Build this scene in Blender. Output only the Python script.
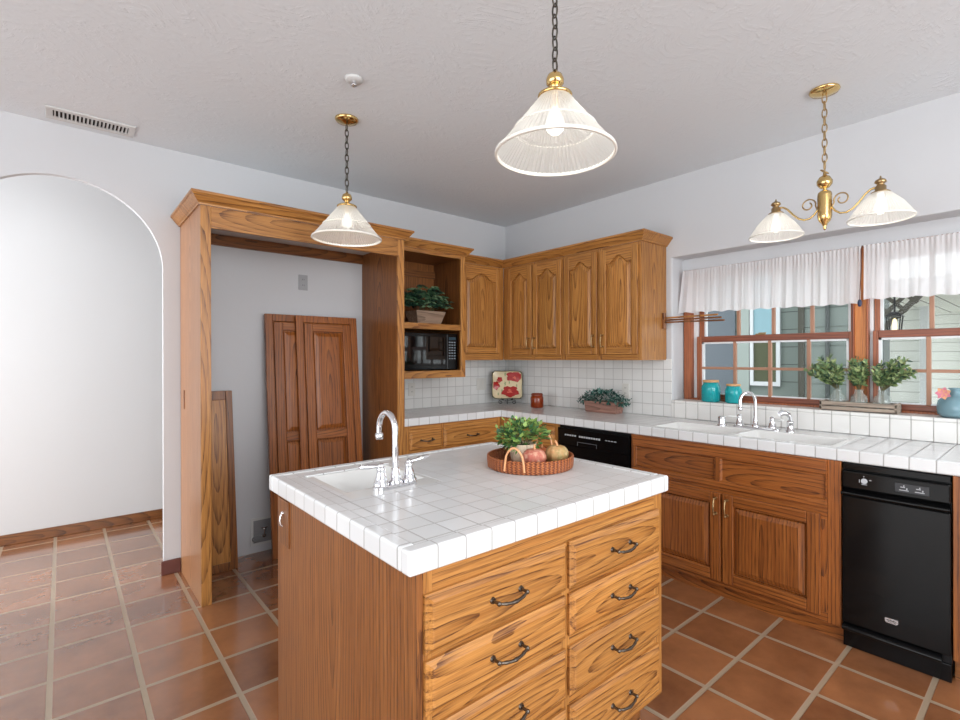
import bpy, math, random
from mathutils import Vector, Matrix

# ------------------------------------------------------------------ scene, camera, light
for o in list(bpy.data.objects):
    bpy.data.objects.remove(o, do_unlink=True)
S = bpy.context.scene
COL = S.collection
PI = math.pi
H = 2.665                                        # ceiling height

cam_data = bpy.data.cameras.new('camera')
cam = bpy.data.objects.new('camera', cam_data)
COL.objects.link(cam)
S.camera = cam
YAW, PIT, ROL, FPX, PCX, PCY = 0.85236, -0.0003, -0.0024, 496.97, 496.79, 358.42
fw = Vector((math.cos(YAW)*math.cos(PIT), math.sin(YAW)*math.cos(PIT), math.sin(PIT)))
rt = Vector((math.sin(YAW), -math.cos(YAW), 0))
up = rt.cross(fw)
r2 = rt*math.cos(ROL)+up*math.sin(ROL)
u2 = up*math.cos(ROL)-rt*math.sin(ROL)
M = Matrix((r2, u2, -fw)).transposed().to_4x4()
M.translation = Vector((-3.3598, -3.7058, 1.3475))
cam.matrix_world = M
cam_data.sensor_width = 36
cam_data.lens = FPX*36/960
cam_data.shift_x = -(PCX-480)/960
cam_data.shift_y = (PCY-360)/960
cam_data.clip_start = 0.02

S.view_settings.view_transform = 'Standard'
S.view_settings.look = 'None'
S.view_settings.gamma = 1
S.view_settings.use_curve_mapping = False
S.view_settings.exposure = -0.30

W = bpy.data.worlds.new('daylight')
S.world = W
W.use_nodes = True
bg = W.node_tree.nodes['Background']
bg.inputs[0].default_value = (0.93, 0.97, 1.0, 1)
bg.inputs[1].default_value = 3.4

def area(name, loc, target, sx, sy, power, color=(1, 1, 1)):
    l = bpy.data.lights.new(name, 'AREA')
    l.shape = 'RECTANGLE'; l.size = sx; l.size_y = sy; l.energy = power; l.color = color
    o = bpy.data.objects.new(name, l)
    COL.objects.link(o)
    o.location = loc
    d = Vector(target)-Vector(loc)
    o.rotation_euler = d.to_track_quat('-Z', 'Y').to_euler()
    return o
# added fill lamps in place of unseen daylight, at rear, left and hall openings
area('fill_front', (-2.6, -6.75, 1.5), (-2.6, -2.0, 3.2), 3.6, 2.0, 130, (.96, .985, 1))
area('fill_left', (-6.55, -2.9, 1.3), (-2, -2.9, 2.2), 4.4, 2.2, 62, (.94, .98, 1))
area('fill_hall', (-5.9, 0.62, 1.5), (-2.4, 1.3, 1.3), 1.1, 2.6, 92, (.98, .99, 1))
area('overhead_fill', (-2.7, -4.7, H-.03), (-2.6, -3.9, 0), 2.0, 1.2, 62, (.97, .985, 1))  # added lamp for light from above; no fixture stands here

# ------------------------------------------------------------------ materials
def lin(c):
    c /= 255.0
    return c/12.92 if c <= 0.04045 else ((c+0.055)/1.055)**2.4
def rgb(r, g, b): return (lin(r), lin(g), lin(b), 1)

class NT:
    def __init__(self, name):
        self.m = bpy.data.materials.new(name); self.m.use_nodes = True
        self.t = self.m.node_tree; self.t.nodes.clear()
        self.out = self.n('ShaderNodeOutputMaterial')
    def n(self, typ, **kw):
        x = self.t.nodes.new(typ)
        for k, v in kw.items(): setattr(x, k, v)
        return x
    def l(self, a, b): self.t.links.new(a, b)
    def math(self, op, a, b=None, c=None, clamp=False):
        x = self.n('ShaderNodeMath', operation=op, use_clamp=clamp)
        for i, v in enumerate((a, b, c)):
            if v is None: continue
            if isinstance(v, (int, float)): x.inputs[i].default_value = v
            else: self.l(v, x.inputs[i])
        return x.outputs[0]
    def vmath(self, op, a, b):
        x = self.n('ShaderNodeVectorMath', operation=op)
        for i, v in enumerate((a, b)):
            if isinstance(v, tuple): x.inputs[i].default_value = v
            else: self.l(v, x.inputs[i])
        return x.outputs[0]
    def mix(self, f, a, b, blend='MIX'):
        x = self.n('ShaderNodeMix', data_type='RGBA', blend_type=blend)
        for s, v in ((0, f), (6, a), (7, b)):
            if isinstance(v, (int, float)): x.inputs[s].default_value = v
            elif isinstance(v, tuple): x.inputs[s].default_value = v
            else: self.l(v, x.inputs[s])
        return x.outputs[2]
    def noise(self, vec, scale, detail=3, rough=.5, out=0):
        x = self.n('ShaderNodeTexNoise')
        x.inputs['Scale'].default_value = scale; x.inputs['Detail'].default_value = detail
        x.inputs['Roughness'].default_value = rough
        if vec is not None: self.l(vec, x.inputs['Vector'])
        return x.outputs[out]
    def ramp(self, f, stops):
        x = self.n('ShaderNodeValToRGB')
        e = x.color_ramp.elements
        while len(e) < len(stops): e.new(.5)
        for i, (p, c) in enumerate(stops):
            e[i].position = p; e[i].color = c
        self.l(f, x.inputs[0])
        return x.outputs[0]
    def bump(self, h, strength, dist=.01):
        x = self.n('ShaderNodeBump')
        x.inputs['Strength'].default_value = strength; x.inputs['Distance'].default_value = dist
        self.l(h, x.inputs['Height'])
        return x.outputs[0]
    def bsdf(self, base, rough=.5, metal=0, normal=None, **kw):
        b = self.n('ShaderNodeBsdfPrincipled')
        for k, v in (('Base Color', base), ('Roughness', rough), ('Metallic', metal)):
            if isinstance(v, (int, float, tuple)): b.inputs[k].default_value = v
            else: self.l(v, b.inputs[k])
        if normal is not None: self.l(normal, b.inputs['Normal'])
        for k, v in kw.items(): b.inputs[k.replace('_', ' ')].default_value = v
        self.l(b.outputs[0], self.out.inputs[0])
        return b

def plain(name, c, rough=.5, metal=0, **kw):
    t = NT(name); t.bsdf(c, rough, metal, **kw); return t.m

def oak(name, axis, light, mid, dark, rough=.36):
    t = NT(name)
    co = t.n('ShaderNodeTexCoord').outputs['Object']
    rnd = t.n('ShaderNodeObjectInfo').outputs['Random']
    r1 = t.math('SUBTRACT', rnd, .5)
    r2_ = t.math('SUBTRACT', t.math('FRACT', t.math('MULTIPLY', rnd, 7.31)), .5)
    r3 = t.math('SUBTRACT', t.math('FRACT', t.math('MULTIPLY', rnd, 17.77)), .5)
    off = t.n('ShaderNodeCombineXYZ')
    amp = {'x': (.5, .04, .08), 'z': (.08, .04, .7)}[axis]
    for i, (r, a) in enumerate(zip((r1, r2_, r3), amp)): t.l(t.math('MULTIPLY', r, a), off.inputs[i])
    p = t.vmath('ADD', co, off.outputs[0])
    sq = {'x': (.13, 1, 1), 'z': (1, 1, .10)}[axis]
    ps = t.vmath('MULTIPLY', p, sq)
    wob = t.noise(ps, 5, 3, .45, 1)
    wob = t.vmath('MULTIPLY', t.vmath('SUBTRACT', wob, (.5, .5, .5)), (.05, .05, .05))
    pw = t.vmath('ADD', ps, wob)
    wv = t.n('ShaderNodeTexWave', wave_type='RINGS', rings_direction='SPHERICAL', wave_profile='SAW')
    wv.inputs['Scale'].default_value = 18; wv.inputs['Distortion'].default_value = .8
    wv.inputs['Detail'].default_value = 2; wv.inputs['Detail Scale'].default_value = 4
    t.l(pw, wv.inputs['Vector'])
    ring = t.ramp(wv.outputs['Fac'], [(0, (0, 0, 0, 1)), (.50, (.08, .08, .08, 1)), (.80, (.55, .55, .55, 1)), (.94, (1, 1, 1, 1))])
    fs = {'x': (.028, 1, 1), 'z': (1, 1, .028)}[axis]
    pf = t.vmath('MULTIPLY', p, fs)
    pore = t.noise(pf, 260, 2, .6)
    pore = t.ramp(pore, [(.40, (0, 0, 0, 1)), (.66, (1, 1, 1, 1))])
    streak = t.noise(pf, 45, 3, .55)
    streak = t.ramp(streak, [(.3, (0, 0, 0, 1)), (.7, (1, 1, 1, 1))])
    c = t.mix(streak, light, mid)
    f = t.math('MULTIPLY', ring, t.math('MULTIPLY_ADD', pore, .6, .45))
    f = t.math('ADD', t.math('MULTIPLY', f, .84), t.math('MULTIPLY', pore, .34), clamp=True)
    c = t.mix(f, c, dark)
    tone = t.math('MULTIPLY_ADD', t.math('FRACT', t.math('MULTIPLY', rnd, 3.7)), .22, .89)
    hsv = t.n('ShaderNodeHueSaturation')
    t.l(c, hsv.inputs['Color']); t.l(tone, hsv.inputs['Value'])
    nrm = t.bump(f, .12, .002)
    t.bsdf(hsv.outputs[0], rough, 0, nrm)
    return t.m

OL, OM, OD = rgb(200, 142, 76), rgb(176, 116, 54), rgb(96, 54, 22)
oak_v = oak('oak_vertical', 'z', OL, OM, OD)
oak_h = oak('oak_horizontal', 'x', OL, OM, OD)
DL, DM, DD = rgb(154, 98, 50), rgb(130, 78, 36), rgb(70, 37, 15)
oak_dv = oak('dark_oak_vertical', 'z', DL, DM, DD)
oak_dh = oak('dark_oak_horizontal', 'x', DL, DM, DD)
LL, LM, LD = rgb(190, 140, 98), rgb(176, 124, 84), rgb(134, 84, 52)
SL, SM, SD = rgb(170, 102, 46), rgb(144, 80, 33), rgb(72, 34, 12)
oak_sv = oak('amber_oak_vertical', 'z', SL, SM, SD)
oak_sh = oak('amber_oak_horizontal', 'x', SL, SM, SD)
oak_ply = oak('oak_veneer', 'z', LL, LM, LD, .3)

def paint(name, c, bscale, bstr, rough=.85, kind=0):
    t = NT(name)
    pos = t.n('ShaderNodeNewGeometry').outputs['Position']
    if kind == 0:
        h = t.noise(pos, bscale, 4, .6)
    else:                                            # skip-trowel ceiling: stretched ridges in patches
        w = t.noise(pos, 2.2, 2, .5, 1)
        pw = t.vmath('ADD', pos, t.vmath('MULTIPLY', w, (.5, .5, .5)))
        a = t.noise(t.vmath('MULTIPLY', pw, (1.0, 2.6, 1)), bscale, 4, .62)
        a = t.ramp(a, [(.50, (0, 0, 0, 1)), (.60, (1, 1, 1, 1))])
        b = t.noise(pos, 3.0, 2, .5)
        b = t.ramp(b, [(.42, (.25, .25, .25, 1)), (.62, (1, 1, 1, 1))])
        h = t.math('MULTIPLY', a, b)
        h = t.math('ADD', h, t.math('MULTIPLY', t.noise(pos, 90, 2), .15))
    t.bsdf(c, rough, 0, t.bump(h, bstr, .006))
    return t.m

wall_paint = paint('white_wall_paint', rgb(202, 203, 206), 40, .10)
ceil_paint = paint('ceiling_paint', rgb(222, 226, 230), 20, .26, .9, 1)
hall_paint = paint('hall_wall_paint', rgb(220, 220, 220), 40, .06)
outlet_white = plain('ivory_plastic', rgb(214, 212, 206), .4)

def tile(name, pitch, off, line, c1, c2, grout, rough, lump=0, bstr=.5, axes=(1, 1, 1), glossvar=0):
    """square tiles in place: grout lines where a coordinate meets the grid, on faces lying along it"""
    t = NT(name)
    g = t.n('ShaderNodeNewGeometry')
    sp = t.n('ShaderNodeSeparateXYZ'); t.l(g.outputs['Position'], sp.inputs[0])
    sn = t.n('ShaderNodeSeparateXYZ'); t.l(g.outputs['True Normal'], sn.inputs[0])
    cells = []; masks = []
    for i in range(3):
        if not axes[i]: continue
        q = t.math('DIVIDE', t.math('SUBTRACT', sp.outputs[i], off[i]), pitch[i])
        cells.append((i, t.math('FLOOR', q)))
        d = t.math('ABSOLUTE', t.math('SUBTRACT', t.math('FRACT', t.math('ADD', q, .5)), .5))
        d = t.math('MULTIPLY', d, pitch[i])
        m = t.n('ShaderNodeMapRange', interpolation_type='SMOOTHSTEP')
        t.l(d, m.inputs[0])
        m.inputs[1].default_value = line*.5; m.inputs[2].default_value = line*.5+.0025
        m.inputs[3].default_value = 1; m.inputs[4].default_value = 0
        a = t.math('LESS_THAN', t.math('ABSOLUTE', sn.outputs[i]), .6)
        masks.append(t.math('MULTIPLY', m.outputs[0], a))
    mk = masks[0]
    for x in masks[1:]: mk = t.math('MAXIMUM', mk, x)
    cv = t.n('ShaderNodeCombineXYZ')
    for i, c in cells: t.l(c, cv.inputs[i])
    wn = t.n('ShaderNodeTexWhiteNoise', noise_dimensions='3D'); t.l(cv.outputs[0], wn.inputs[0])
    f = wn.outputs['Value']
    if lump:
        nz = t.noise(t.vmath('ADD', g.outputs['Position'], t.vmath('MULTIPLY', wn.outputs['Color'], (3, 3, 3))), lump, 5, .6)
        nz = t.ramp(nz, [(.3, (0, 0, 0, 1)), (.7, (1, 1, 1, 1))])
        f = t.math('MULTIPLY_ADD', f, .45, t.math('MULTIPLY', nz, .55))
    c = t.mix(mk, t.mix(f, c1, c2), grout)
    ro = t.mix(mk, (rough, rough, rough, 1), (.8, .8, .8, 1))
    h = t.math('SUBTRACT', 1, mk)
    if lump:
        h = t.math('ADD', h, t.math('MULTIPLY', t.noise(g.outputs['Position'], 14, 3), .5))
    b = t.bsdf(c, .4, 0, t.bump(h, bstr, .003))
    t.l(ro, b.inputs['Roughness'])
    if lump:
        b.inputs['Coat Weight'].default_value = .9; b.inputs['Coat Roughness'].default_value = .10; b.inputs['Coat IOR'].default_value = 1.6
    return t.m

floor_mat = tile('saltillo_tile', (.289, .3045, 1), (-3.402, -.302, 0), .017, rgb(108, 66, 41), rgb(172, 114, 74), rgb(164, 144, 120), .2, 4.5, .6, (1, 1, 0))
G1 = rgb(172, 171, 170)
isl_tile = tile('island_white_tile', (.0822, .0834, 1), (-2.705, -2.529, 0), .0022, rgb(224, 226, 227), rgb(232, 234, 235), G1, .16, 0, .3, (1, 1, 0))
cnt_tile = tile('counter_white_tile', (.0888, .0888, 1), (-.61, -2.9064, 0), .0022, rgb(220, 222, 223), rgb(230, 232, 233), rgb(170, 169, 168), .16, 0, .35, (1, 1, 0))
bsp_tile = tile('backsplash_white_tile', (.089, .0892, .0872), (-.01, -2.9064, .914), .0022, rgb(222, 222, 220), rgb(230, 230, 228), rgb(184, 183, 181), .2, 0, .4)
sill_tile = tile('sill_white_tile', (.0892, .0892, 1), (-.02, -2.9064, .914), .0022, rgb(224, 223, 220), rgb(232, 231, 228), rgb(172, 170, 166), .2, 0, .4, (0, 1, 0))

porcelain = plain('white_porcelain', rgb(228, 228, 226), .12)
chrome = plain('polished_chrome', rgb(225, 225, 228), .08, 1)
pewter = plain('antique_pewter', rgb(104, 96, 88), .3, 1)
brass = plain('polished_brass', rgb(222, 190, 128), .16, 1)
abrass = plain('aged_brass', rgb(176, 150, 110), .28, 1)
dchain = plain('dark_chain', rgb(92, 88, 82), .4, 1)
black_gloss = plain('black_enamel', rgb(12, 12, 13), .14, Specular_IOR_Level=.22)
black_satin = plain('black_satin', rgb(18, 18, 20), .35, Specular_IOR_Level=.25)
black_glass = plain('black_glass', rgb(8, 9, 11), .04)
grey_mark = plain('pale_print', rgb(190, 192, 196), .5)
silver = plain('silver_badge', rgb(200, 200, 204), .25, 1)
iron = plain('black_iron', rgb(24, 22, 22), .45, .6)
dark_void = plain('dark_recess', rgb(18, 18, 18), .9)
vent_white = plain('vent_enamel', rgb(206, 206, 205), .5)
grey_metal = plain('galvanised_box', rgb(150, 152, 154), .4, .7)
red_base = plain('dark_red_baseboard', rgb(96, 52, 44), .35)
amber = None

def glassy(name, tint, mixT=.6, rough=.05, body=(1, 1, 1, 1), trans=None):
    """clear or coloured glass: part passes straight through, part shines"""
    t = NT(name)
    a = t.n('ShaderNodeBsdfTransparent'); a.inputs[0].default_value = tint
    b = t.n('ShaderNodeBsdfPrincipled')
    b.inputs['Base Color'].default_value = body; b.inputs['Roughness'].default_value = rough
    b.inputs['Specular IOR Level'].default_value = .8
    m = t.n('ShaderNodeMixShader'); m.inputs[0].default_value = 1-mixT
    t.l(a.outputs[0], m.inputs[1]); t.l(b.outputs[0], m.inputs[2])
    t.l(m.outputs[0], t.out.inputs[0])
    return t.m
def pane_glass(name):
    t = NT(name)
    a = t.n('ShaderNodeBsdfTransparent'); a.inputs[0].default_value = (.95, .97, .97, 1)
    g = t.n('ShaderNodeBsdfGlossy'); g.inputs['Roughness'].default_value = .02
    m = t.n('ShaderNodeMixShader')
    fr = t.n('ShaderNodeFresnel'); fr.inputs[0].default_value = 1.16
    t.l(fr.outputs[0], m.inputs[0])
    t.l(a.outputs[0], m.inputs[1]); t.l(g.outputs[0], m.inputs[2]); t.l(m.outputs[0], t.out.inputs[0])
    return t.m
pane_mat = pane_glass('window_glass')
clear_glass = glassy('clear_vase_glass', (.95, .97, .96, 1), .85, .03, rgb(220, 226, 224))
teal_glass = glassy('teal_glass', (.15, .85, .87, 1), .4, .06, rgb(40, 186, 192))
blue_glass = glassy('pale_blue_glass', (.62, .80, .86, 1), .45, .15, rgb(156, 190, 200))
amber_glass = glassy('amber_glass', (.75, .22, .05, 1), .35, .06, rgb(150, 58, 14))

def shade_glass(name, warm, op):
    t = NT(name)
    tr = t.n('ShaderNodeBsdfTransparent'); tr.inputs[0].default_value = (.95, .95, .93, 1)
    tl = t.n('ShaderNodeBsdfTranslucent'); tl.inputs[0].default_value = warm
    pb = t.n('ShaderNodeBsdfPrincipled'); pb.inputs['Base Color'].default_value = warm
    pb.inputs['Roughness'].default_value = .12; pb.inputs['Specular IOR Level'].default_value = .7
    m1 = t.n('ShaderNodeMixShader'); m1.inputs[0].default_value = .5
    t.l(tl.outputs[0], m1.inputs[1]); t.l(pb.outputs[0], m1.inputs[2])
    m2 = t.n('ShaderNodeMixShader'); m2.inputs[0].default_value = op
    t.l(tr.outputs[0], m2.inputs[1]); t.l(m1.outputs[0], m2.inputs[2])
    t.l(m2.outputs[0], t.out.inputs[0])
    return t.m
shade_mat = shade_glass('ribbed_glass', rgb(240, 240, 236), .62)
shade_rim = plain('ground_glass_rim', rgb(250, 248, 240), .2)
frost_mat = shade_glass('frosted_ribbed_glass', rgb(246, 244, 238), .68)
def glow(name, c, s):
    t = NT(name)
    e = t.n('ShaderNodeEmission'); e.inputs[0].default_value = c; e.inputs[1].default_value = s
    t.l(e.outputs[0], t.out.inputs[0]); return t.m
bulb_mat = glow('lit_bulb', (1, .95, .87, 1), 2.5)

def cloth(name, c):
    t = NT(name)
    pos = t.n('ShaderNodeNewGeometry').outputs['Position']
    h = t.noise(t.vmath('MULTIPLY', pos, (1, 6, 1)), 60, 2)
    d = t.n('ShaderNodeBsdfDiffuse'); d.inputs[0].default_value = c
    t.l(t.bump(h, .15, .002), d.inputs['Normal'])
    tl = t.n('ShaderNodeBsdfTranslucent'); tl.inputs[0].default_value = c
    tr = t.n('ShaderNodeBsdfTransparent')
    m = t.n('ShaderNodeMixShader'); m.inputs[0].default_value = .42
    t.l(d.outputs[0], m.inputs[1]); t.l(tl.outputs[0], m.inputs[2])
    m2 = t.n('ShaderNodeMixShader'); m2.inputs[0].default_value = .10
    t.l(m.outputs[0], m2.inputs[1]); t.l(tr.outputs[0], m2.inputs[2])
    t.l(m2.outputs[0], t.out.inputs[0]); return t.m
voile = cloth('white_voile', rgb(246, 246, 248))

redwood = oak('redwood_frame', 'z', rgb(176, 104, 66), rgb(156, 86, 52), rgb(110, 58, 36), .4)
redwood_h = oak('redwood_frame_long', 'x', rgb(150, 84, 58), rgb(132, 70, 46), rgb(92, 48, 32), .4)
orange_post = oak('orange_pine_post', 'z', rgb(214, 136, 66), rgb(196, 116, 50), rgb(150, 84, 34), .4)
muntin_mat = plain('muntin_wood', rgb(170, 124, 98), .45)
white_trim = plain('white_glazing_trim', rgb(226, 228, 230), .4)
def greens(name, cs): return [plain(name+s, rgb(*c), .45) for s, c in zip(('_light', '_mid', '_dark'), cs)]
gr_pot = greens('pot_leaf', ((150, 178, 96), (96, 138, 70), (56, 96, 60)))
gr_teal = greens('planter_leaf', ((96, 140, 128), (44, 100, 88), (22, 62, 58)))
gr_shelf = greens('shelf_leaf', ((128, 156, 118), (74, 112, 80), (40, 70, 56)))
gr_vase = greens('vase_leaf', ((158, 174, 118), (106, 134, 88), (54, 84, 62)))
stem_mat = plain('plant_stem', rgb(88, 84, 50), .7)
def rough_wood(name, a, b, axis='x'):
    return oak(name, axis, a, b, tuple(x*.5 for x in b[:3])+(1,), .75)
weather = rough_wood('weathered_wood', rgb(176, 150, 128), rgb(146, 120, 100))
pinkwood = rough_wood('pinkish_barn_wood', rgb(176, 134, 118), rgb(134, 96, 84))
greywood = rough_wood('grey_crate_wood', rgb(178, 162, 146), rgb(150, 134, 120))
paleceramic = rough_wood('whitewashed_pot', rgb(236, 214, 190), rgb(224, 198, 170), 'z')

def wicker(name, a, b):
    t = NT(name)
    co = t.n('ShaderNodeTexCoord').outputs['Object']
    sp = t.n('ShaderNodeSeparateXYZ'); t.l(co, sp.inputs[0])
    ang = t.math('ARCTAN2', sp.outputs[1], sp.outputs[0])
    u = t.math('MULTIPLY', ang, 60/PI)
    v = t.math('MULTIPLY', sp.outputs[2], 110)
    k = t.math('ABSOLUTE', t.math('SUBTRACT', t.math('FRACT', v), .5))
    s = t.math('SINE', t.math('MULTIPLY', t.math('ADD', u, t.math('MULTIPLY', k, 1.6)), PI))
    s = t.math('MULTIPLY_ADD', s, .5, .5)
    k2 = t.math('MULTIPLY', s, t.math('SUBTRACT', 1, t.math('MULTIPLY', k, 1.1)))
    c = t.mix(k2, b, a)
    t.bsdf(c, .5, 0, t.bump(k2, .9, .004)); return t.m
wick = wicker('woven_rattan', rgb(206, 122, 66), rgb(112, 52, 26))
cane = plain('pale_cane', rgb(222, 160, 112), .4)
def speck(name, a, b, c, sc=18):
    t = NT(name)
    co = t.n('ShaderNodeTexCoord').outputs['Object']
    f = t.noise(co, sc, 4, .7); f = t.ramp(f, [(.35, (0, 0, 0, 1)), (.65, (1, 1, 1, 1))])
    f2 = t.noise(co, sc*3.3, 3, .6); f2 = t.ramp(f2, [(.5, (0, 0, 0, 1)), (.62, (1, 1, 1, 1))])
    t.bsdf(t.mix(t.math('MULTIPLY', f2, .7), t.mix(f, a, b), c), .55, 0, t.bump(f2, .3, .002)); return t.m
pk_pink = speck('pink_gourd', rgb(186, 96, 80), rgb(206, 132, 108), rgb(222, 176, 150))
pk_green = speck('green_orange_gourd', rgb(206, 150, 100), rgb(156, 148, 92), rgb(222, 186, 140), 12)
cork = plain('wood_lid', rgb(206, 158, 112), .6)
cream = plain('cream_glaze', rgb(226, 208, 170), .2)
poppy_red = plain('poppy_red_glaze', rgb(172, 34, 30), .25)
poppy_pink = plain('poppy_pink_glaze', rgb(222, 110, 88), .25)
plate_edge = plain('olive_plate_edge', rgb(104, 100, 76), .3)
sprig = plain('sage_glaze', rgb(150, 158, 110), .3)

# ------------------------------------------------------------------ mesh building
def RX(p): return Vector(p)
class MB:
    def __init__(self): self.v = []; self.f = []; self.mi = []; self.sm = []
    def add(self, vs, fs, mi=0, smooth=False):
        b = len(self.v)
        self.v += [tuple(p) for p in vs]
        for f in fs:
            self.f.append([b+i for i in f]); self.mi.append(mi); self.sm.append(smooth)
        return self
    def box(self, x0, x1, y0, y1, z0, z1, mi=0):
        if x0 > x1: x0, x1 = x1, x0
        if y0 > y1: y0, y1 = y1, y0
        if z0 > z1: z0, z1 = z1, z0
        vs = [(x0, y0, z0), (x1, y0, z0), (x1, y1, z0), (x0, y1, z0), (x0, y0, z1), (x1, y0, z1), (x1, y1, z1), (x0, y1, z1)]
        return self.add(vs, [(0, 3, 2, 1), (4, 5, 6, 7), (0, 1, 5, 4), (1, 2, 6, 5), (2, 3, 7, 6), (3, 0, 4, 7)], mi)
    def prism(self, poly, axis, a0, a1, mi=0, smooth=False):
        n = len(poly)
        def P(p, a): return {'x': (a, p[0], p[1]), 'y': (p[0], a, p[1]), 'z': (p[0], p[1], a)}[axis]
        vs = [P(p, a0) for p in poly]+[P(p, a1) for p in poly]
        self.add(vs, [list(range(n))[::-1], list(range(n, 2*n))], mi)
        self.add(vs, [(i, (i+1) % n, n+(i+1) % n, n+i) for i in range(n)], mi, smooth)
        return self
    def loft(self, loops, mi=0, smooth=True, cap0=True, cap1=True):
        n = len(loops[0]); vs = [p for l in loops for p in l]
        fs = []
        for k in range(len(loops)-1):
            a = k*n; b = a+n
            fs += [(a+i, a+(i+1) % n, b+(i+1) % n, b+i) for i in range(n)]
        self.add(vs, fs, mi, smooth)
        if cap0: self.add(loops[0], [list(range(n))[::-1]], mi)
        if cap1: self.add(loops[-1], [list(range(n))], mi)
        return self
    def lathe(self, prof, c=(0, 0, 0), n=32, mi=0, smooth=True, caps=True, rib=0):
        loops = []
        for r, z in prof:
            l = []
            for i in range(n):
                a = 2*PI*i/n
                rr = r*(1+rib*(1 if i % 2 else -1))
                l.append((c[0]+rr*math.cos(a), c[1]+rr*math.sin(a), c[2]+z))
            loops.append(l)
        return self.loft(loops, mi, smooth, caps, caps)
    def ball(self, c, r, n=20, m=12, mi=0, sc=(1, 1, 1), lobe=0, k=8, dent=0):
        loops = []
        for j in range(1, m):
            th = PI*j/m
            l = []
            for i in range(n):
                a = 2*PI*i/n
                q = 1-lobe*(0.5-0.5*math.cos(k*a))
                rr = r*math.sin(th)*q
                zz = -r*math.cos(th)
                if dent: zz *= 1-dent*max(0, 1-math.sin(th)*1.7)
                l.append((c[0]+rr*math.cos(a)*sc[0], c[1]+rr*math.sin(a)*sc[1], c[2]+zz*sc[2]))
            loops.append(l)
        return self.loft(loops, mi, True, True, True)
    def tube(self, pts, r, n=10, mi=0, closed=False, caps=True):
        pts = [Vector(p) for p in pts]; m = len(pts)
        rs = r if isinstance(r, (list, tuple)) else [r]*m
        tans = []
        for i in range(m):
            a = pts[(i-1) % m] if (closed or i > 0) else pts[0]
            b = pts[(i+1) % m] if (closed or i < m-1) else pts[-1]
            tans.append((b-a).normalized())
        t0 = tans[0]
        nrm = t0.cross(Vector((0, 0, 1)))
        if nrm.length < 1e-3: nrm = t0.cross(Vector((1, 0, 0)))
        nrm.normalize()
        loops = []
        for i in range(m):
            t = tans[i]
            nrm = (nrm-t*nrm.dot(t)).normalized()
            bi = t.cross(nrm)
            loops.append([tuple(pts[i]+(nrm*math.cos(2*PI*k/n)+bi*math.sin(2*PI*k/n))*rs[i]) for k in range(n)])
        if closed:
            loops.append(loops[0])
            return self.loft(loops, mi, True, False, False)
        return self.loft(loops, mi, True, caps, caps)
    def leaf(self, b, d, nrm, L, Wd, mi=0, fold=.25, droop=.15):
        b = Vector(b); d = Vector(d).normalized(); nrm = Vector(nrm)
        s = d.cross(nrm)
        if s.length < 1e-4: s = d.cross(Vector((1, .3, .2)))
        s.normalize(); u = s.cross(d)
        t = b+d*L-u*L*droop
        m = b+d*L*.5-u*Wd*fold
        m1 = b+d*L*.25-u*Wd*fold*.6; m2 = b+d*L*.78-u*(Wd*fold*.4+L*droop*.5)
        l1 = b+d*L*.28+s*Wd*.42; l2 = b+d*L*.62+s*Wd*.42-u*L*droop*.25
        q1 = b+d*L*.28-s*Wd*.42; q2 = b+d*L*.62-s*Wd*.42-u*L*droop*.25
        self.add([b, l1, l2, t, q2, q1, m1, m2], [(0, 6, 1), (6, 7, 2, 1), (7, 3, 2), (0, 5, 6), (6, 5, 4, 7), (7, 4, 3)], mi, True)
        return self
    def build(self, name, mats, parent=None, bevel=0, seg=2, keep=False, origin=None):
        if not isinstance(mats, (list, tuple)): mats = [mats]
        xs = list(zip(*self.v))
        c = Vector(origin) if origin else Vector([(min(a)+max(a))/2 for a in xs])
        me = bpy.data.meshes.new(name)
        me.from_pydata([tuple(Vector(p)-c) for p in self.v], [], self.f)
        for m in mats: me.materials.append(m)
        me.polygons.foreach_set('material_index', self.mi)
        me.polygons.foreach_set('use_smooth', self.sm)
        me.update()
        o = bpy.data.objects.new(name, me)
        COL.objects.link(o)
        if parent:
            o.parent = parent
            pl = PLOC.get(parent.name)
            if pl is not None: c = c-pl
        o.location = c
        PLOC[o.name] = (PLOC.get(parent.name, Vector((0, 0, 0)))+o.location) if parent else Vector(o.location)
        if bevel:
            b = o.modifiers.new('edge', 'BEVEL'); b.width = bevel; b.segments = seg
            b.limit_method = 'ANGLE'; b.angle_limit = math.radians(40); b.harden_normals = False
        return o
PLOC = {}          # authoring position of each object's origin: verts are authored in the thing's own frame

def tag(o, label, cat, group=None):
    o['label'] = label; o['category'] = cat
    if group: o['group'] = group
    return o
def thing(name, label, cat, loc=(0, 0, 0), rotz=0, group=None, frame='own'):
    """Empty at the thing's base; parts are authored in the thing's own frame (origin at loc) or, with frame='room', in room coordinates"""
    o = bpy.data.objects.new(name, None); COL.objects.link(o)
    o.empty_display_size = .05
    o.location = loc; o.rotation_euler = (0, 0, rotz)
    PLOC[o.name] = Vector(loc) if frame == 'room' else Vector((0, 0, 0))
    return tag(o, label, cat, group)
def struct(o): o['kind'] = 'structure'; return o
def dup(root, loc, label, rotz=None, group=None):
    r = root.copy(); COL.objects.link(r); r.location = loc; r['label'] = label
    if rotz is not None: r.rotation_euler = (0, 0, rotz)
    if group: r['group'] = group
    for ch in list(root.children):
        c = ch.copy(); COL.objects.link(c); c.parent = r
        for g in list(ch.children):
            d = g.copy(); COL.objects.link(d); d.parent = c
    return r
def B(x0, x1, y0, y1, z0, z1): return MB().box(x0, x1, y0, y1, z0, z1)
RW = -PI/2        # things along the window wall face -x: local x runs towards -y in the room

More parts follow.
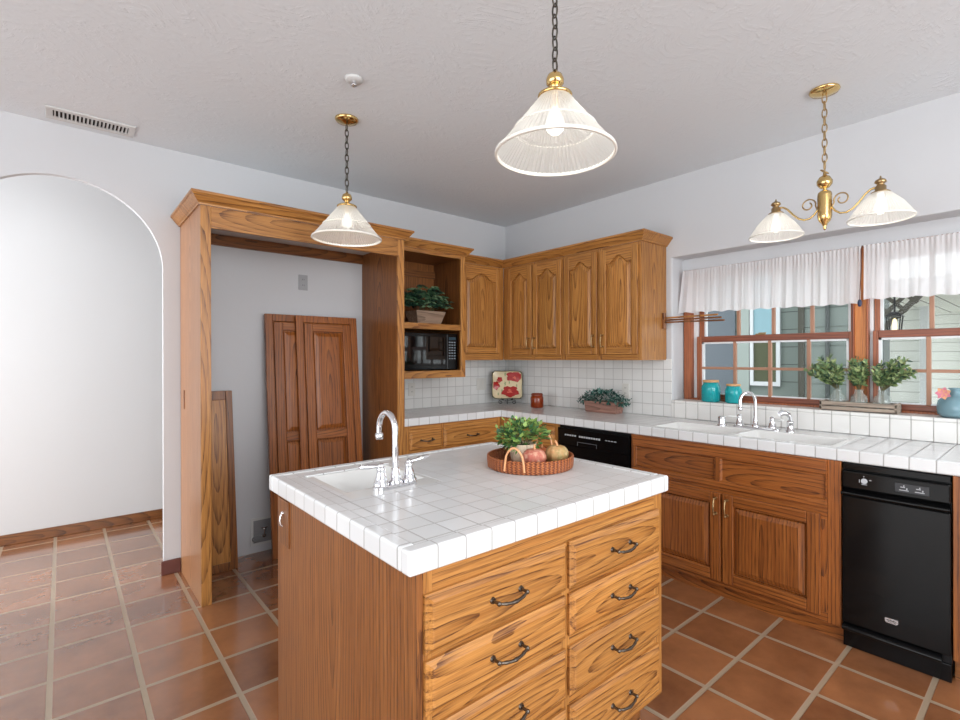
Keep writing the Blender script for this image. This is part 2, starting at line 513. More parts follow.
# ------------------------------------------------------------------ the room
struct(B(-6.5, .3, -6.75, 1.45, -.12, 0).build('floor', floor_mat))
struct(B(-6.5, .3, -6.75, .02, H, H+.12).build('ceiling', ceil_paint))
HH = 3.5                                         # the hall beyond the arch is taller
struct(B(-6.5, -1.4, .02, 1.45, HH, HH+.1).build('ceiling_hall', ceil_paint))

def arch_wall():
    mb = MB()
    xl, xr, R, zs, T = -3.835, -2.885, .475, 1.905, .04
    xc = (xl+xr)/2
    def q(a): return (xc+R*math.cos(a), zs+R*math.sin(a))
    poly = [(xl, -.02), (-6.45, -.02), (-6.45, HH+.02), (.02, HH+.02), (.02, -.02), (xr, -.02)]
    poly += [q(PI*i/40) for i in range(41)]
    # two concave halves keep the tessellation clean
    ar = [q(PI*i/40) for i in range(41)]
    right = [(xr, -.02), (.02, -.02), (.02, HH+.02), (xc, HH+.02)]+[ar[i] for i in range(20, -1, -1)]
    left = [(-6.45, -.02), (xl, -.02)]+[ar[i] for i in range(40, 19, -1)]+[(xc, HH+.02), (-6.45, HH+.02)]
    mb.prism(right, 'y', 0, T); mb.prism(left, 'y', 0, T)
    return mb
struct(arch_wall().build('wall_back', wall_paint))

def ring_wall(x0, x1, Y0, Y1, Z0, Z1, y0, y1, z0, z1):
    """slab in a plane of constant x with a rectangular opening"""
    mb = MB()
    def loop(x, a, b, c, d): return [(x, a, c), (x, b, c), (x, b, d), (x, a, d)]
    of, jf = loop(x0, Y0, Y1, Z0, Z1), loop(x0, y0, y1, z0, z1)
    ob, jb = loop(x1, Y0, Y1, Z0, Z1), loop(x1, y0, y1, z0, z1)
    vs = of+jf+jb+ob
    fs = []
    for k in range(3):
        for i in range(4): fs.append((k*4+i, k*4+(i+1) % 4, (k+1)*4+(i+1) % 4, (k+1)*4+i))
    for i in range(4): fs.append((12+i, 12+(i+1) % 4, (i+1) % 4, i))
    mb.add(vs, fs)
    return mb
SILL = 1.04
struct(ring_wall(0, .27, .05, -6.72, -.05, H+.05, -1.815, -4.1, SILL-.02, 2.08).build('wall_right', wall_paint, bevel=.014, seg=3))
struct(ring_wall(-6.4, -6.5, .02, -6.72, -.05, H+.05, -.5, -5.2, .04, 2.4).build('wall_left', wall_paint))
def front_wall():
    mb = MB()
    for a in ((-6.45, -4.4, -.05, H+.03), (-.8, .05, -.05, H+.03), (-4.4, -.8, -.05, .5), (-4.4, -.8, 2.5, H+.03)):
        mb.box(a[0], a[1], -6.6, -6.7, a[2], a[3])
    return mb
struct(front_wall().build('wall_front', wall_paint))
struct(B(-6.45, -1.45, 1.347, 1.42, -.02, HH+.02).build('wall_hall', hall_paint))
struct(B(-1.5, -1.42, .04, 1.347, -.02, HH+.02).build('wall_hall_end', hall_paint))
struct(B(-6.4, -1.5, 1.333, 1.347, 0, .078).build('baseboard_hall', oak_dh, bevel=.004))
struct(B(-2.9, -2.796, -.014, 0, 0, .088).build('baseboard_back', red_base, bevel=.004))

# white tile on the walls and the tiled window ledge
bsA = MB().box(-1.532, 0, -.008, 0, .914, 1.40)
struct(bsA.build('trim_1', bsp_tile))
bsB = MB().box(-.008, 0, -1.812, -.008, .914, 1.34)
struct(bsB.build('trim_2', bsp_tile, bevel=.002))
sl = MB().box(-.016, .155, -4.095, -1.818, SILL-.02, SILL).box(-.016, 0, -5.2, -1.812, .914, SILL-.02)
struct(sl.build('trim_3', sill_tile, bevel=.006, seg=3))
struct(B(.15, .26, -4.1, -1.815, 1.995, 2.08).build('trim_4', wall_paint))

# double-hung windows in redwood frames
def window(name, y0, w, mw, first, jl, tl, jr, sl, sr):
    e = bpy.data.objects.new(name, None); COL.objects.link(e); struct(e)
    e.location = (0, y0, 0); e.rotation_euler = (0, 0, RW); PLOC[name] = Vector((0, 0, 0))
    zt, zb, zm = 2.0, SILL, 1.48
    f = MB()
    f.box(0, jl, .15, .26, zb, zt); f.box(w-jr, w, .15, .26, zb, zt)
    f.box(jl, w-jr, .15, .26, zt-.04, zt); f.box(jl, w-jr, .15, .26, zb-.015, zb+.012)
    f.build('window_frame', redwood, e, bevel=.003)
    t = MB().box(jl, tl, .19, .25, zb, zt)
    t.build('sash_track', white_trim, e)
    def sash(nm, yf, z0, z1, top, bot, first):
        a = tl+.002; b = w-jr-.002
        s = MB().box(a, a+sl, yf, yf+.034, z0, z1).box(b-sr, b, yf, yf+.034, z0, z1)
        o = s.build(nm, redwood, e, bevel=.003)
        MB().box(a+sl, b-sr, yf, yf+.034, z0, z0+bot).box(a+sl, b-sr, yf, yf+.034, z1-top, z1).build('sash_rail', redwood_h, o, bevel=.003)
        i0, i1, k0, k1 = a+sl, b-sr, z0+bot, z1-top
        wt = MB().box(i0, i0+.014, yf+.008, yf+.03, k0, k1).box(i1-.014, i1, yf+.008, yf+.03, k0, k1)
        wt.box(i0, i1, yf+.008, yf+.03, k1-.012, k1).box(i0, i1, yf+.008, yf+.03, k0, k0+.008)
        wt.build('glazing_trim', white_trim, o)
        m = MB()
        x = first
        for k in range(3):
            m.box(x-.010, x+.010, yf+.004, yf+.028, k0, k1); x += mw
        zz = (k0+k1)/2
        m.box(i0, i1, yf+.006, yf+.026, zz-.009, zz+.009)
        m.build('muntin_grid', muntin_mat, o, bevel=.002)
        MB().box(i0, i1, yf+.015, yf+.018, k0, k1).build('glass_pane', pane_mat, o)
        return o
    lo = sash('lower_sash', .165, zb+.012, zm+.022, .042, .034, first)
    sash('upper_sash', .205, zm-.02, zt-.04, .04, .035, first+.008)
    lk = MB().box(w/2-.03, w/2+.03, .172, .192, zm+.022, zm+.03).box(w/2-.012, w/2+.035, .176, .188, zm+.03, zm+.037)
    lk.build('sash_lock', abrass, lo, bevel=.002)
    return e
window('window_1', -1.822, 1.066, .228, .366, .06, .092, .008, .036, .020)
window('window_2', -2.946, 1.10, .235, .273, .010, .026, .03, .026, .03)
pe = bpy.data.objects.new('trim_5', None); COL.objects.link(pe); struct(pe)
pe.location = (0, -2.888, 0); pe.rotation_euler = (0, 0, RW); PLOC['trim_5'] = Vector((0, 0, 0))
B(0, .058, .16, .26, SILL, 2.0).build('window_post', orange_post, pe, bevel=.003)

# ------------------------------------------------------------------ cabinet makers (fronts face -y in the thing's frame)
def pull(parent, x, y, z, vertical=False, L=.098, mat=None, name='drawer_pull'):
    mb = MB()
    for s in (-1, 1):
        a = s*L*.5
        px, pz = (x, z+a) if vertical else (x+a, z)
        mb.tube([(px, y, pz), (px, y-.005, pz)], [.009, .007], 10)
        mb.tube([(px, y-.004, pz), (px, y-.024, pz)], .0042, 8)
        mb.ball((px, y-.025, pz), .0062, 10, 6)
    pts = []; rs = []
    for i in range(17):
        t = i/16*2-1
        d = .024+.010*(1-t*t)
        sag = -.006*(1-t*t) if not vertical else 0
        pts.append((x, y-d, z+t*L*.5) if vertical else (x+t*L*.5, y-d, z+sag))
        rs.append(.0034+.0014*(1-abs(t))+(.0012 if i in (3, 8, 13) else 0))
    mb.tube(pts, rs, 8)
    return mb.build(name, mat or pewter, parent)

def drawer(parent, x0, x1, z0, z1, yf, mat=oak_h, name='drawer', pulls=1, th=.02):
    mb = MB()
    def loop(i, y): return [(x0+i, y, z0+i), (x1-i, y, z0+i), (x1-i, y, z1-i), (x0+i, y, z1-i)]
    mb.loft([loop(0, yf), loop(0, yf-th*.45), loop(.004, yf-th*.55), loop(.014, yf-th*.92), loop(.018, yf-th)], 0, False)
    o = mb.build(name, mat, parent)
    if pulls: pull(o, (x0+x1)/2, yf-th, (z0+z1)/2)
    return o

def arch_z(t, a):
    t = abs(t)
    return a*(.5+.5*math.cos(PI*min(1, t/.82)))
def door(parent, x0, x1, z0, z1, yf, arch=0, sw=.055, th=.02, pull_at=None, mv=None, mh=None, panel_split=None, name='door', hinge=None):
    mv = mv or oak_v; mh = mh or oak_h
    y1 = yf-th
    i0, i1, k0, k1 = x0+sw, x1-sw, z0+sw, z1-sw-arch*.25
    rl = MB().box(x0, i0, yf, y1, z0, z1).box(i1, x1, yf, y1, z0, z1)
    rl.box(i0, i1, yf, y1+.0005, z0, k0, 1)
    xc, hw = (i0+i1)/2, (i1-i0)/2
    sh = k1-arch*.75
    if arch:
        N = 24
        pts = [(i0, z1), (i0, sh)]+[(xc+hw*(2*i/N-1), sh+arch_z(2*i/N-1, arch)) for i in range(1, N)]+[(i1, sh), (i1, z1)]
        rl.prism(pts[::-1], 'y', yf, y1+.0005, 1)
    else:
        rl.box(i0, i1, yf, y1+.0005, k1, z1, 1)
    spans = [(k0, sh if arch else k1)]
    if panel_split:
        zs = panel_split
        rl.box(i0, i1, yf, y1+.0005, zs-sw*.5, zs+sw*.5, 1)
        spans = [(k0, zs-sw*.5), (zs+sw*.5, k1)]
    o = rl.build(name, [mv, mh], parent, bevel=.004)
    for (a, b) in spans:
        pm = MB()
        def outline(ins, y):
            aa, bb, cc, dd = i0+ins, i1-ins, a+ins, b-ins
            l = [(aa, y, cc), (bb, y, cc), (bb, y, dd)]
            N = 24
            h2 = (bb-aa)/2
            for i in range(N-1, 0, -1):
                t = 2*i/N-1
                l.append((xc+h2*t, y, dd+(arch_z(t, arch) if arch else 0)))
            l.append((aa, y, dd))
            return l
        pm.loft([outline(-.003, yf-.0005), outline(-.003, yf-.0015), outline(.006, yf-.0015), outline(.011, yf-.009), outline(.034, yf-.0175), outline(.037, yf-.018)], 0, False, False, True)
        pm.build('panel', mv, o)
    if pull_at: pull(o, pull_at[0], y1, pull_at[1], True, .085, abrass, 'door_pull')
    if hinge:
        for zz in (z0+.07, z1-.07):
            B(hinge-.004, hinge+.004, yf-.012, y1+.002, zz-.025, zz+.025).build('hinge', abrass, o)
    return o

CROWN = [(0, 0), (.010, 0), (.012, .008), (.020, .014), (.036, .034), (.044, .046), (.052, .050), (.052, .064), (0, .064)]
def crown(path, z, parent, mat, prof=CROWN, name='crown_moulding', flip=1):
    """sweep the profile along a plan path; the outside lies to the right of travel (flip=-1: left)"""
    n = len(path); P = [Vector((p[0], p[1])) for p in path]
    nr = []
    for i in range(n-1):
        d = (P[i+1]-P[i]).normalized(); nr.append(Vector((d.y, -d.x))*flip)
    mb = MB(); loops = []
    for i in range(n):
        if i == 0: m = nr[0]
        elif i == n-1: m = nr[-1]
        else: m = (nr[i-1]+nr[i])/(1+nr[i-1].dot(nr[i]))
        loops.append([(P[i].x+m.x*o_, P[i].y+m.y*o_, z+h) for o_, h in prof])
    mb.loft(loops, 0, False)
    return mb.build(name, mat, parent)

def carcass(x0, x1, yf, yb, z0, z1, open_front=False):
    mb = MB(); t = .018
    mb.box(x0, x0+t, yf, yb, z0, z1).box(x1-t, x1, yf, yb, z0, z1)
    mb.box(x0+t, x1-t, yf, yb, z0, z0+t).box(x0+t, x1-t, yf, yb, z1-t, z1)
    mb.box(x0+t, x1-t, yb-.012, yb, z0+t, z1-t)
    return mb

# ------------------------------------------------------------------ refrigerator surround on the back wall
YF = -.622
t = thing('refrigerator_surround', 'tall oak refrigerator surround with crown moulding and an empty open bay', 'cabinet', (-2.163, -.31, 0), frame='room')
sp = B(-2.794, -2.774, -.602, -.0015, 0, 2.186).build('side_panel', oak_ply, t, bevel=.001)
B(-2.7975, -2.794, -.15, -.12, 1.04, 1.155).build('finger_pull', oak_dv, sp, bevel=.001)
B(-2.794, -2.744, YF, -.602, 0, 2.186).build('stile', oak_v, t, bevel=.002)
B(-1.552, -1.5325, -.602, -.0015, 0, 2.186).build('side_panel', oak_dv, t, bevel=.001)
B(-1.584, -1.5325, YF, -.602, 0, 2.186).build('stile', oak_v, t, bevel=.002)
B(-2.744, -1.584, YF, -.602, 2.066, 2.186).build('header', oak_h, t, bevel=.002)
B(-2.774, -1.552, -.602, -.0015, 2.172, 2.186).build('top_panel', plain('pale_top_board', rgb(196, 192, 188), .6), t)
B(-2.774, -1.552, -.02, -.0015, 2.10, 2.172).build('cleat', oak_dh, t)
crown([(-2.794, -.003), (-2.794, YF), (-1.5325, YF), (-1.5325, -.505)], 2.186, t, oak_h)

# panels stored leaning on the wall in the open bay
def leaning_panel(name, label, xl, w, h, ybot, ytop, mats, split, group=None, sw=.06):
    e = thing(name, label, 'panel', (xl, ybot, 0), group=group)
    ang = math.atan2(ybot-ytop, h)          # lean back towards the wall
    e.rotation_euler = (ang, 0, 0)
    fr = MB().box(0, .05, 0, -.02, 0, h).box(w-.05, w, 0, -.02, 0, h).box(.05, w-.05, 0, -.02, h-.05, h).box(.05, w-.05, 0, -.02, 0, .05).box(.05, w-.05, 0, -.008, .05, h-.05)
    fr.build('frame', mats[0], e, bevel=.003)
    door(e, .056, w-.056, .056, h-.056, -.008, 0, sw, .02, mv=mats[0], mh=mats[1], panel_split=split, name='raised_panel')
    return e
PMV, PMH = oak_sv, oak_sh
leaning_panel('leaning_oak_panel', 'wide oak two-panel board leaning on the wall, in front of the narrower visible one', -2.106, .46, 1.665, -.235, -.075, (PMV, PMH), .805)
leaning_panel('leaning_oak_panel', 'oak two-panel board leaning on the wall, half covered by the board before it', -2.303, .46, 1.668, -.195, -.035, (PMV, PMH), .805)
e = thing('leaning_oak_panel', 'half-height oak board leaning on the wall inside the left post of the surround', 'panel', (-2.715, -.185, 0))
e.rotation_euler = (-math.atan2(.150, 1.145), 0, 0)
fr = MB().box(0, .045, 0, -.02, 0, 1.145).box(.165, .205, 0, -.02, 0, 1.145).box(.045, .165, 0, -.02, 1.085, 1.145).box(.045, .165, 0, -.02, 0, .05)
fr.build('frame', oak_dv, e, bevel=.003)
B(.045, .165, 0, -.012, .05, 1.085).build('panel', oak_v, e)

# ------------------------------------------------------------------ open shelf cabinet over the left counter
t = thing('open_shelf_cabinet', 'oak wall cabinet with open shelf for a plant above a microwave bay', 'cabinet', (-1.195, -.2, 1.194), frame='room')
X0, X1, Y = -1.5315, -.857, -.45
for xa in (X0, X1-.018): B(xa, xa+.018, Y+.02, -.009, 1.194, 2.19).build('side_panel', oak_dv, t)
bk = MB().box(X0+.018, X1-.018, -.021, -.009, 1.194, 2.19); bk.build('back_panel', oak_dv, t)
B(X0+.018, X1-.018, -.036, -.021, 2.05, 2.11).build('cleat', oak_dh, t)
B(X0+.018, X1-.018, Y+.02, -.021, 1.194, 1.245).build('bottom_board', oak_dh, t)
B(X0+.018, X1-.018, Y+.02, -.021, 2.172, 2.19).build('top_board', oak_dh, t)
B(X0+.018, X1-.018, Y+.004, -.021, 1.575, 1.621).build('shelf', oak_h, t, bevel=.003)
B(X1-.044, X1, Y, Y+.02, 1.194, 2.19).build('stile', oak_v, t, bevel=.002)
for za, zb_ in ((1.194, 1.252), (2.158, 2.19)): B(X0, X1-.044, Y, Y+.02, za, zb_).build('face_rail', oak_h, t, bevel=.002)
crown([(X0, Y), (X1, Y), (X1, -.39)], 2.186, t, oak_h)

# ------------------------------------------------------------------ wall cabinets
t = thing('wall_cabinet', 'oak wall cabinet with one arched door, beside the open shelf on the back wall', 'cabinet', (-.6, -.17, 1.332), frame='room')
carcass(-.856, -.326, -.31, -.009, 1.335, 2.166).build('body', oak_v, t)
ff = MB().box(-.856, -.80, -.33, -.31, 1.332, 2.166).box(-.385, -.326, -.33, -.31, 1.332, 2.166)
fm = ff
fm.box(-.80, -.385, -.33, -.31, 1.332, 1.39, 1).box(-.80, -.385, -.33, -.31, 2.12, 2.166, 1)
fm.build('face_frame', [oak_v, oak_h], t, bevel=.002)
door(t, -.815, -.377, 1.392, 2.142, -.33, .06, .052)
crown([(-.857, -.33), (-.33, -.33)], 2.166, t, oak_h)

def upper_unit(label, a, b, doors, endpanel):
    y0 = -a
    t = thing('wall_cabinet', label, 'cabinet', (0, y0, 1.332), RW)
    w = b-a; zo = -1.332
    def Z(z): return z+zo
    YF = -.325
    carcass(.001, w, YF+.02, -.009, Z(1.335), Z(2.166)).build('body', oak_v, t)
    xs = [d[0]-a for d in doors]+[d[1]-a for d in doors]
    st = MB().box(.001, doors[0][0]-a+.012, YF, YF+.02, Z(1.332), Z(2.166)).box(doors[-1][1]-a-.012, w, YF, YF+.02, Z(1.332), Z(2.166))
    m = (doors[0][1]+doors[1][0])/2-a
    st.box(m-.02, m+.02, YF, YF+.02, Z(1.332), Z(2.166))
    fm = st
    l, r = doors[0][0]-a+.012, doors[-1][1]-a-.012
    fm.box(l, m-.02, YF, YF+.02, Z(1.332), Z(1.39), 1).box(l, m-.02, YF, YF+.02, Z(2.13), Z(2.166), 1).box(m+.02, r, YF, YF+.02, Z(1.332), Z(1.39), 1).box(m+.02, r, YF, YF+.02, Z(2.13), Z(2.166), 1)
    fm.build('face_frame', [oak_v, oak_h], t, bevel=.002)
    for k, (p, q) in enumerate(doors):
        px = q-a-.025 if k == 0 else p-a+.025
        door(t, p-a, q-a, Z(1.375), Z(2.143), YF, .055, .05, pull_at=(px, Z(1.475)))
    if endpanel:
        B(w, w+.004, YF, -.002, Z(1.332), Z(2.166)).build('end_panel', oak_v, t)
        crown([(-.0, YF), (w+.004, YF), (w+.004, -.001)], Z(2.166), t, oak_h)
    else:
        crown([(.001, YF), (w, YF)], Z(2.166), t, oak_h)
    return t
upper_unit('oak two-door wall cabinet on the window wall, tucked into the corner', .331, 1.054, [(.399, .703), (.721, 1.037)], False)
upper_unit('oak two-door wall cabinet on the window wall, at the window end of the run', 1.055, 1.764, [(1.074, 1.394), (1.427, 1.745)], True)

# ------------------------------------------------------------------ base cabinets
def base_unit(name, label, cat, a, b, rot, place):
    pass
CT, NB = .914, .860
t = thing('base_cabinet', 'oak base cabinet with two drawers under the back-wall counter', 'cabinet', (-1.07, -.3, 0), frame='room')
YB = -.60
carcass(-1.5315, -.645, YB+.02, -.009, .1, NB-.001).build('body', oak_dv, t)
B(-1.5315, -.645, -.53, -.51, 0, .1).build('toe_kick', oak_dh, t)
fm = MB().box(-1.5315, -1.475, YB, YB+.02, .1, NB-.001).box(-1.21, -1.18, YB, YB+.02, .1, NB-.001).box(-.655, -.606, YB, YB+.02, .1, NB-.001)
fm.box(-1.475, -1.21, YB, YB+.02, .81, NB-.001, 1).box(-1.18, -.655, YB, YB+.02, .81, NB-.001, 1).box(-1.475, -1.21, YB, YB+.02, .64, .69, 1).box(-1.18, -.655, YB, YB+.02, .64, .69, 1).box(-1.475, -1.21, YB, YB+.02, .1, .14, 1).box(-1.18, -.655, YB, YB+.02, .1, .14, 1)
fm.build('face_frame', [oak_v, oak_h], t, bevel=.002)
drawer(t, -1.487, -1.203, .680, .822, YB); drawer(t, -1.188, -.65, .672, .822, YB)
door(t, -1.487, -1.203, .13, .655, YB, pull_at=(-1.225, .6)); door(t, -1.188, -.925, .13, .655, YB, pull_at=(-.947, .6)); door(t, -.915, -.65, .13, .655, YB, pull_at=(-.893, .6))

def bt(name, label, cat, a): return thing(name, label, cat, (0, -a, 0), RW)
XF = -.605
t = bt('base_cabinet', 'oak corner base cabinet between the back counter and the black dishwasher', 'cabinet', .602)
w = 1.243-.602
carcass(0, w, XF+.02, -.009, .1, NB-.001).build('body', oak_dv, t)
B(0, w, -.55, -.53, 0, .1).build('toe_kick', oak_dh, t)
fm = MB().box(0, .065, XF, XF+.02, .1, NB-.001).box(w-.045, w, XF, XF+.02, .1, NB-.001)
fm.box(.065, w-.045, XF, XF+.02, .82, NB-.001, 1).box(.065, w-.045, XF, XF+.02, .64, .69, 1).box(.065, w-.045, XF, XF+.02, .1, .14, 1)
fm.build('face_frame', [oak_v, oak_h], t, bevel=.002)
drawer(t, .05, w-.03, .672, .832, XF); door(t, .05, w-.03, .13, .655, XF, pull_at=(w-.055, .6))

# sink base
t = bt('base_cabinet', 'oak sink base cabinet with two raised-panel doors and false drawer fronts', 'cabinet', 1.868)
w = 3.012-1.868; a = 1.868
carcass(0, w, XF+.02, -.009, .075, NB-.16).build('body', oak_sv, t)
MB().box(0, w, XF+.045, XF+.065, 0, .078).build('toe_kick', oak_sh, t)
fm = MB().box(0, .035, XF, XF+.02, .078, NB-.001).box(w-.055, w, XF-.002, XF+.02, .078, NB-.001)
PD = .016
fm.box(.02, w-.055, XF-PD, XF+.02, .795, NB-.001, 1).box(.02, w-.055, XF-PD, XF+.02, .630, .66, 1).box(.02, .04, XF-PD, XF, .66, .795).box(.035, w-.055, XF, XF+.02, .57, .630, 1).box(.035, w-.055, XF, XF+.02, .078, .125, 1)
fm.build('face_frame', [oak_sv, oak_sh], t, bevel=.002)
B(2.418-a, 2.442-a, XF-PD, XF+.02, .66, .795).build('stile', oak_sv, t, bevel=.001)
for p, q in ((1.898-a, 2.418-a), (2.442-a, w-.055)):
    mb = MB()
    def loop(i, y): return [(p+i, y, .66+i), (q-i, y, .66+i), (q-i, y, .795-i), (p+i, y, .795-i)]
    mb.loft([loop(0, XF+.018), loop(0, XF-.013), loop(.005, XF-.013), loop(.012, XF-.002), loop(.013, XF-.002)], 0, False)
    mb.build('false_front', oak_sh, t)
B(2.452-a-.02, 2.458-a+.02, XF, XF+.02, .125, .57).build('stile', oak_sv, t)
door(t, 1.91-a, 2.449-a, .110, .596, XF, 0, .058, pull_at=(2.425-a, .525), mv=oak_sv, mh=oak_sh)
door(t, 2.460-a, 2.93-a, .110, .596, XF, 0, .058, pull_at=(2.487-a, .525), mv=oak_sv, mh=oak_sh)
B(2.92-a, w-.055, XF, XF+.02, .125, .57).build('stile', oak_sv, t)

# right end base cabinet, half out of the frame
t = bt('base_cabinet', 'oak base cabinet on the far side of the black trash compactor', 'cabinet', 3.401)
w = .55
carcass(0, w, XF+.02, -.009, .1, NB-.001).build('body', oak_sv, t)
B(0, w, -.55, -.53, 0, .1).build('toe_kick', oak_dh, t)
fm = MB().box(0, .055, XF, XF+.02, .1, NB-.001).box(w-.05, w, XF, XF+.02, .1, NB-.001)
fm.box(.055, w-.05, XF, XF+.02, .82, NB-.001, 1).box(.055, w-.05, XF, XF+.02, .1, .14, 1).box(.055, w-.05, XF, XF+.02, .64, .69, 1)
fm.build('face_frame', [oak_sv, oak_sh], t, bevel=.002)
drawer(t, .042, w-.035, .672, .832, XF); door(t, .042, w-.035, .13, .655, XF, pull_at=(.07, .6))

# dishwasher
t = bt('dishwasher', 'black built-in dishwasher with push buttons, left of the sink base', 'dishwasher', 1.245)
w = 1.866-1.245
B(.003, w-.003, -.59, -.02, .1, .855).build('body', black_satin, t)
B(.006, w-.006, -.612, -.59, .13, .72).build('door', black_gloss, t, bevel=.004)
cp = MB().box(.006, w-.006, -.62, -.59, .722, .842).build('control_panel', black_gloss, t, bevel=.004)
for n_, x_, st_, wd_, za, zb_ in ((5, .075, .022, .015, .790, .800), (9, .205, .021, .014, .788, .800), (4, .43, .024, .016, .792, .796)):
    mk = MB()
    for k in range(n_): mk.box(x_+k*st_, x_+k*st_+wd_, -.6215, -.62, za, zb_)
    mk.build('button_marking', grey_mark, cp)
hr = MB().box(.19, .36, -.622, -.62, .752, .756).box(.19, .194, -.622, -.62, .728, .752).box(.356, .36, -.622, -.62, .728, .752)
hr.build('handle_recess', plain('dark_grey_edge', rgb(84, 86, 90), .4), cp)
B(.01, w-.01, -.56, -.54, 0, .13).build('toe_panel', black_satin, t)

# trash compactor
t = bt('trash_compactor', 'narrow black trash compactor with a foot bar and silver badge', 'trash compactor', 3.0145)
w = 3.399-3.0145
B(.003, w-.003, -.59, -.02, .02, .856).build('body', black_satin, t)
B(.003, w-.003, -.606, -.59, .826, .856).build('top_trim', black_gloss, t, bevel=.003)
cp = B(.003, w-.003, -.618, -.59, .742, .822).build('control_panel', black_gloss, t, bevel=.006)
mk = MB()
mk.tube([(.090, -.618, .785), (.090, -.624, .785)], .012, 16)
mk.box(.070, .073, -.6185, -.618, .775, .79); mk.box(.108, .116, -.6185, -.618, .79, .793); mk.box(.078, .100, -.6185, -.618, .768, .7705); mk.box(.086, .09, -.6185, -.618, .803, .807)
mk.build('key_switch', grey_mark, cp)
sw = MB().box(.20, .315, -.620, -.618, .762, .800)
so = sw.build('switch_plate', plain('dark_switch_plate', rgb(46, 48, 52), .4), cp, bevel=.001)
for xx in (.215, .268):
    m2 = MB()
    m2.box(xx, xx+.032, -.6210, -.62, .770, .773); m2.box(xx+.004, xx+.02, -.621, -.62, .783, .786); m2.box(xx+.014, xx+.018, -.621, -.62, .788, .793); m2.box(xx+.024, xx+.028, -.621, -.62, .775, .782)
    m2.build('switch_marking', grey_mark, so)
hp = [(-.59, .705), (-.615, .705), (-.634, .712), (-.640, .722), (-.634, .727), (-.616, .724), (-.606, .738), (-.59, .738)]
MB().prism(hp, 'x', .004, w-.004, 0, True).build('handle', black_gloss, t)
B(.003, w-.003, -.616, -.59, .115, .704).build('door', black_gloss, t, bevel=.004)
bd = MB().prism([(.170, .176), (.204, .176), (.210, .181), (.210, .197), (.164, .197), (.164, .181)], 'y', -.6175, -.616).build('badge', silver, t)
MB().box(.170, .204, -.618, -.6175, .187, .190).box(.172, .202, -.618, -.6175, .181, .183).build('badge_lines', black_satin, bd)
B(.003, w-.003, -.60, -.56, .0, .075).build('base', black_gloss, t, bevel=.003)
fb = [(-.59, .082), (-.620, .082), (-.636, .088), (-.640, .098), (-.632, .106), (-.612, .110), (-.59, .112)]
MB().prism(fb, 'x', .006, w-.03, 0, True).build('foot_bar', black_gloss, t)

# ------------------------------------------------------------------ counters
t = thing('tiled_countertop', 'L-shaped white tiled counter running under the window and along the back wall', 'countertop', (-.3, -1.5, .86), frame='room')
ZB = .868
f = MB().box(-1.5315, -.57, -.575, -.0085, ZB, CT).box(-.57, -.0085, -1.957, -.0085, ZB, CT)
f.box(-.57, -.555, -2.978, -1.957, ZB, CT).box(-.10, -.0165, -2.978, -1.957, ZB, CT).box(-.57, -.0165, -4.0, -2.978, ZB, CT)
f.build('tile_field', cnt_tile, t)
vc = MB()
def nose(x0, x1, y0, y1): vc.box(x0, x1, y0, y1, NB, CT+.0025)
nose(-1.5315, -.57, -.615, -.575); nose(-.61, -.57, -4.0, -.615)
vc.build('edge_tile', cnt_tile, t, bevel=.007, seg=3)

def basin_sink(t, x0, x1, y0, y1, zt, holes, depth, name='basin'):
    """flat rim with sloped basins let into it"""
    mb = MB()
    ys = sorted({y0, y1}|{h[2] for h in holes}|{h[3] for h in holes})
    xs = sorted({x0, x1}|{h[0] for h in holes}|{h[1] for h in holes})
    vid = {}
    def V(x, y):
        k = (x, y)
        if k not in vid:
            vid[k] = len(mb.v); mb.v.append((x, y, zt))
        return vid[k]
    for i in range(len(xs)-1):
        for j in range(len(ys)-1):
            cx, cy = (xs[i]+xs[i+1])/2, (ys[j]+ys[j+1])/2
            if any(h[0] < cx < h[1] and h[2] < cy < h[3] for h in holes): continue
            mb.f.append([V(xs[i], ys[j]), V(xs[i+1], ys[j]), V(xs[i+1], ys[j+1]), V(xs[i], ys[j+1])]); mb.mi.append(0); mb.sm.append(False)
    def rr(h, ins, z, r, n=6):
        a, b, c, d = h[0]+ins, h[1]-ins, h[2]+ins, h[3]-ins
        l = []
        for (cx, cy, a0) in ((b-r, d-r, 0), (a+r, d-r, 90), (a+r, c+r, 180), (b-r, c+r, 270)):
            for k in range(n+1):
                q = math.radians(a0+90*k/n); l.append((cx+r*math.cos(q), cy+r*math.sin(q), z))
        return l
    for h in holes:
        mb.loft([rr(h, 0, zt, .002), rr(h, .004, zt-.006, .02), rr(h, .014, zt-depth*.6, .03), rr(h, .03, zt-depth*.93, .04), rr(h, .06, zt-depth, .05)], 0, True, False, True)
    mb.loft([[(x0, y0, zt-.02), (x1, y0, zt-.02), (x1, y1, zt-.02), (x0, y1, zt-.02)], [(x0, y0, zt), (x1, y0, zt), (x1, y1, zt), (x0, y1, zt)]], 0, False, False, False)
    o = mb.build(name, porcelain, t)
    for h in holes:
        dr = MB().lathe([(0.001, 0), (.035, 0), (.038, .003), (.030, .0035), (.012, .001), (.001, .001)], ((h[0]+h[1])/2, (h[2]+h[3])/2, zt-depth+.0005), 24, 0, True, False)
        dr.build('drain', chrome, o)
    return o
t = thing('kitchen_sink', 'white double-bowl porcelain sink set flush in the counter below the window', 'sink', (-.33, -2.47, .73), frame='room')
basin_sink(t, -.5545, -.1005, -2.9775, -1.9575, CT+.001, [(-.53, -.23, -2.455, -1.985), (-.53, -.23, -2.95, -2.485)], .17)

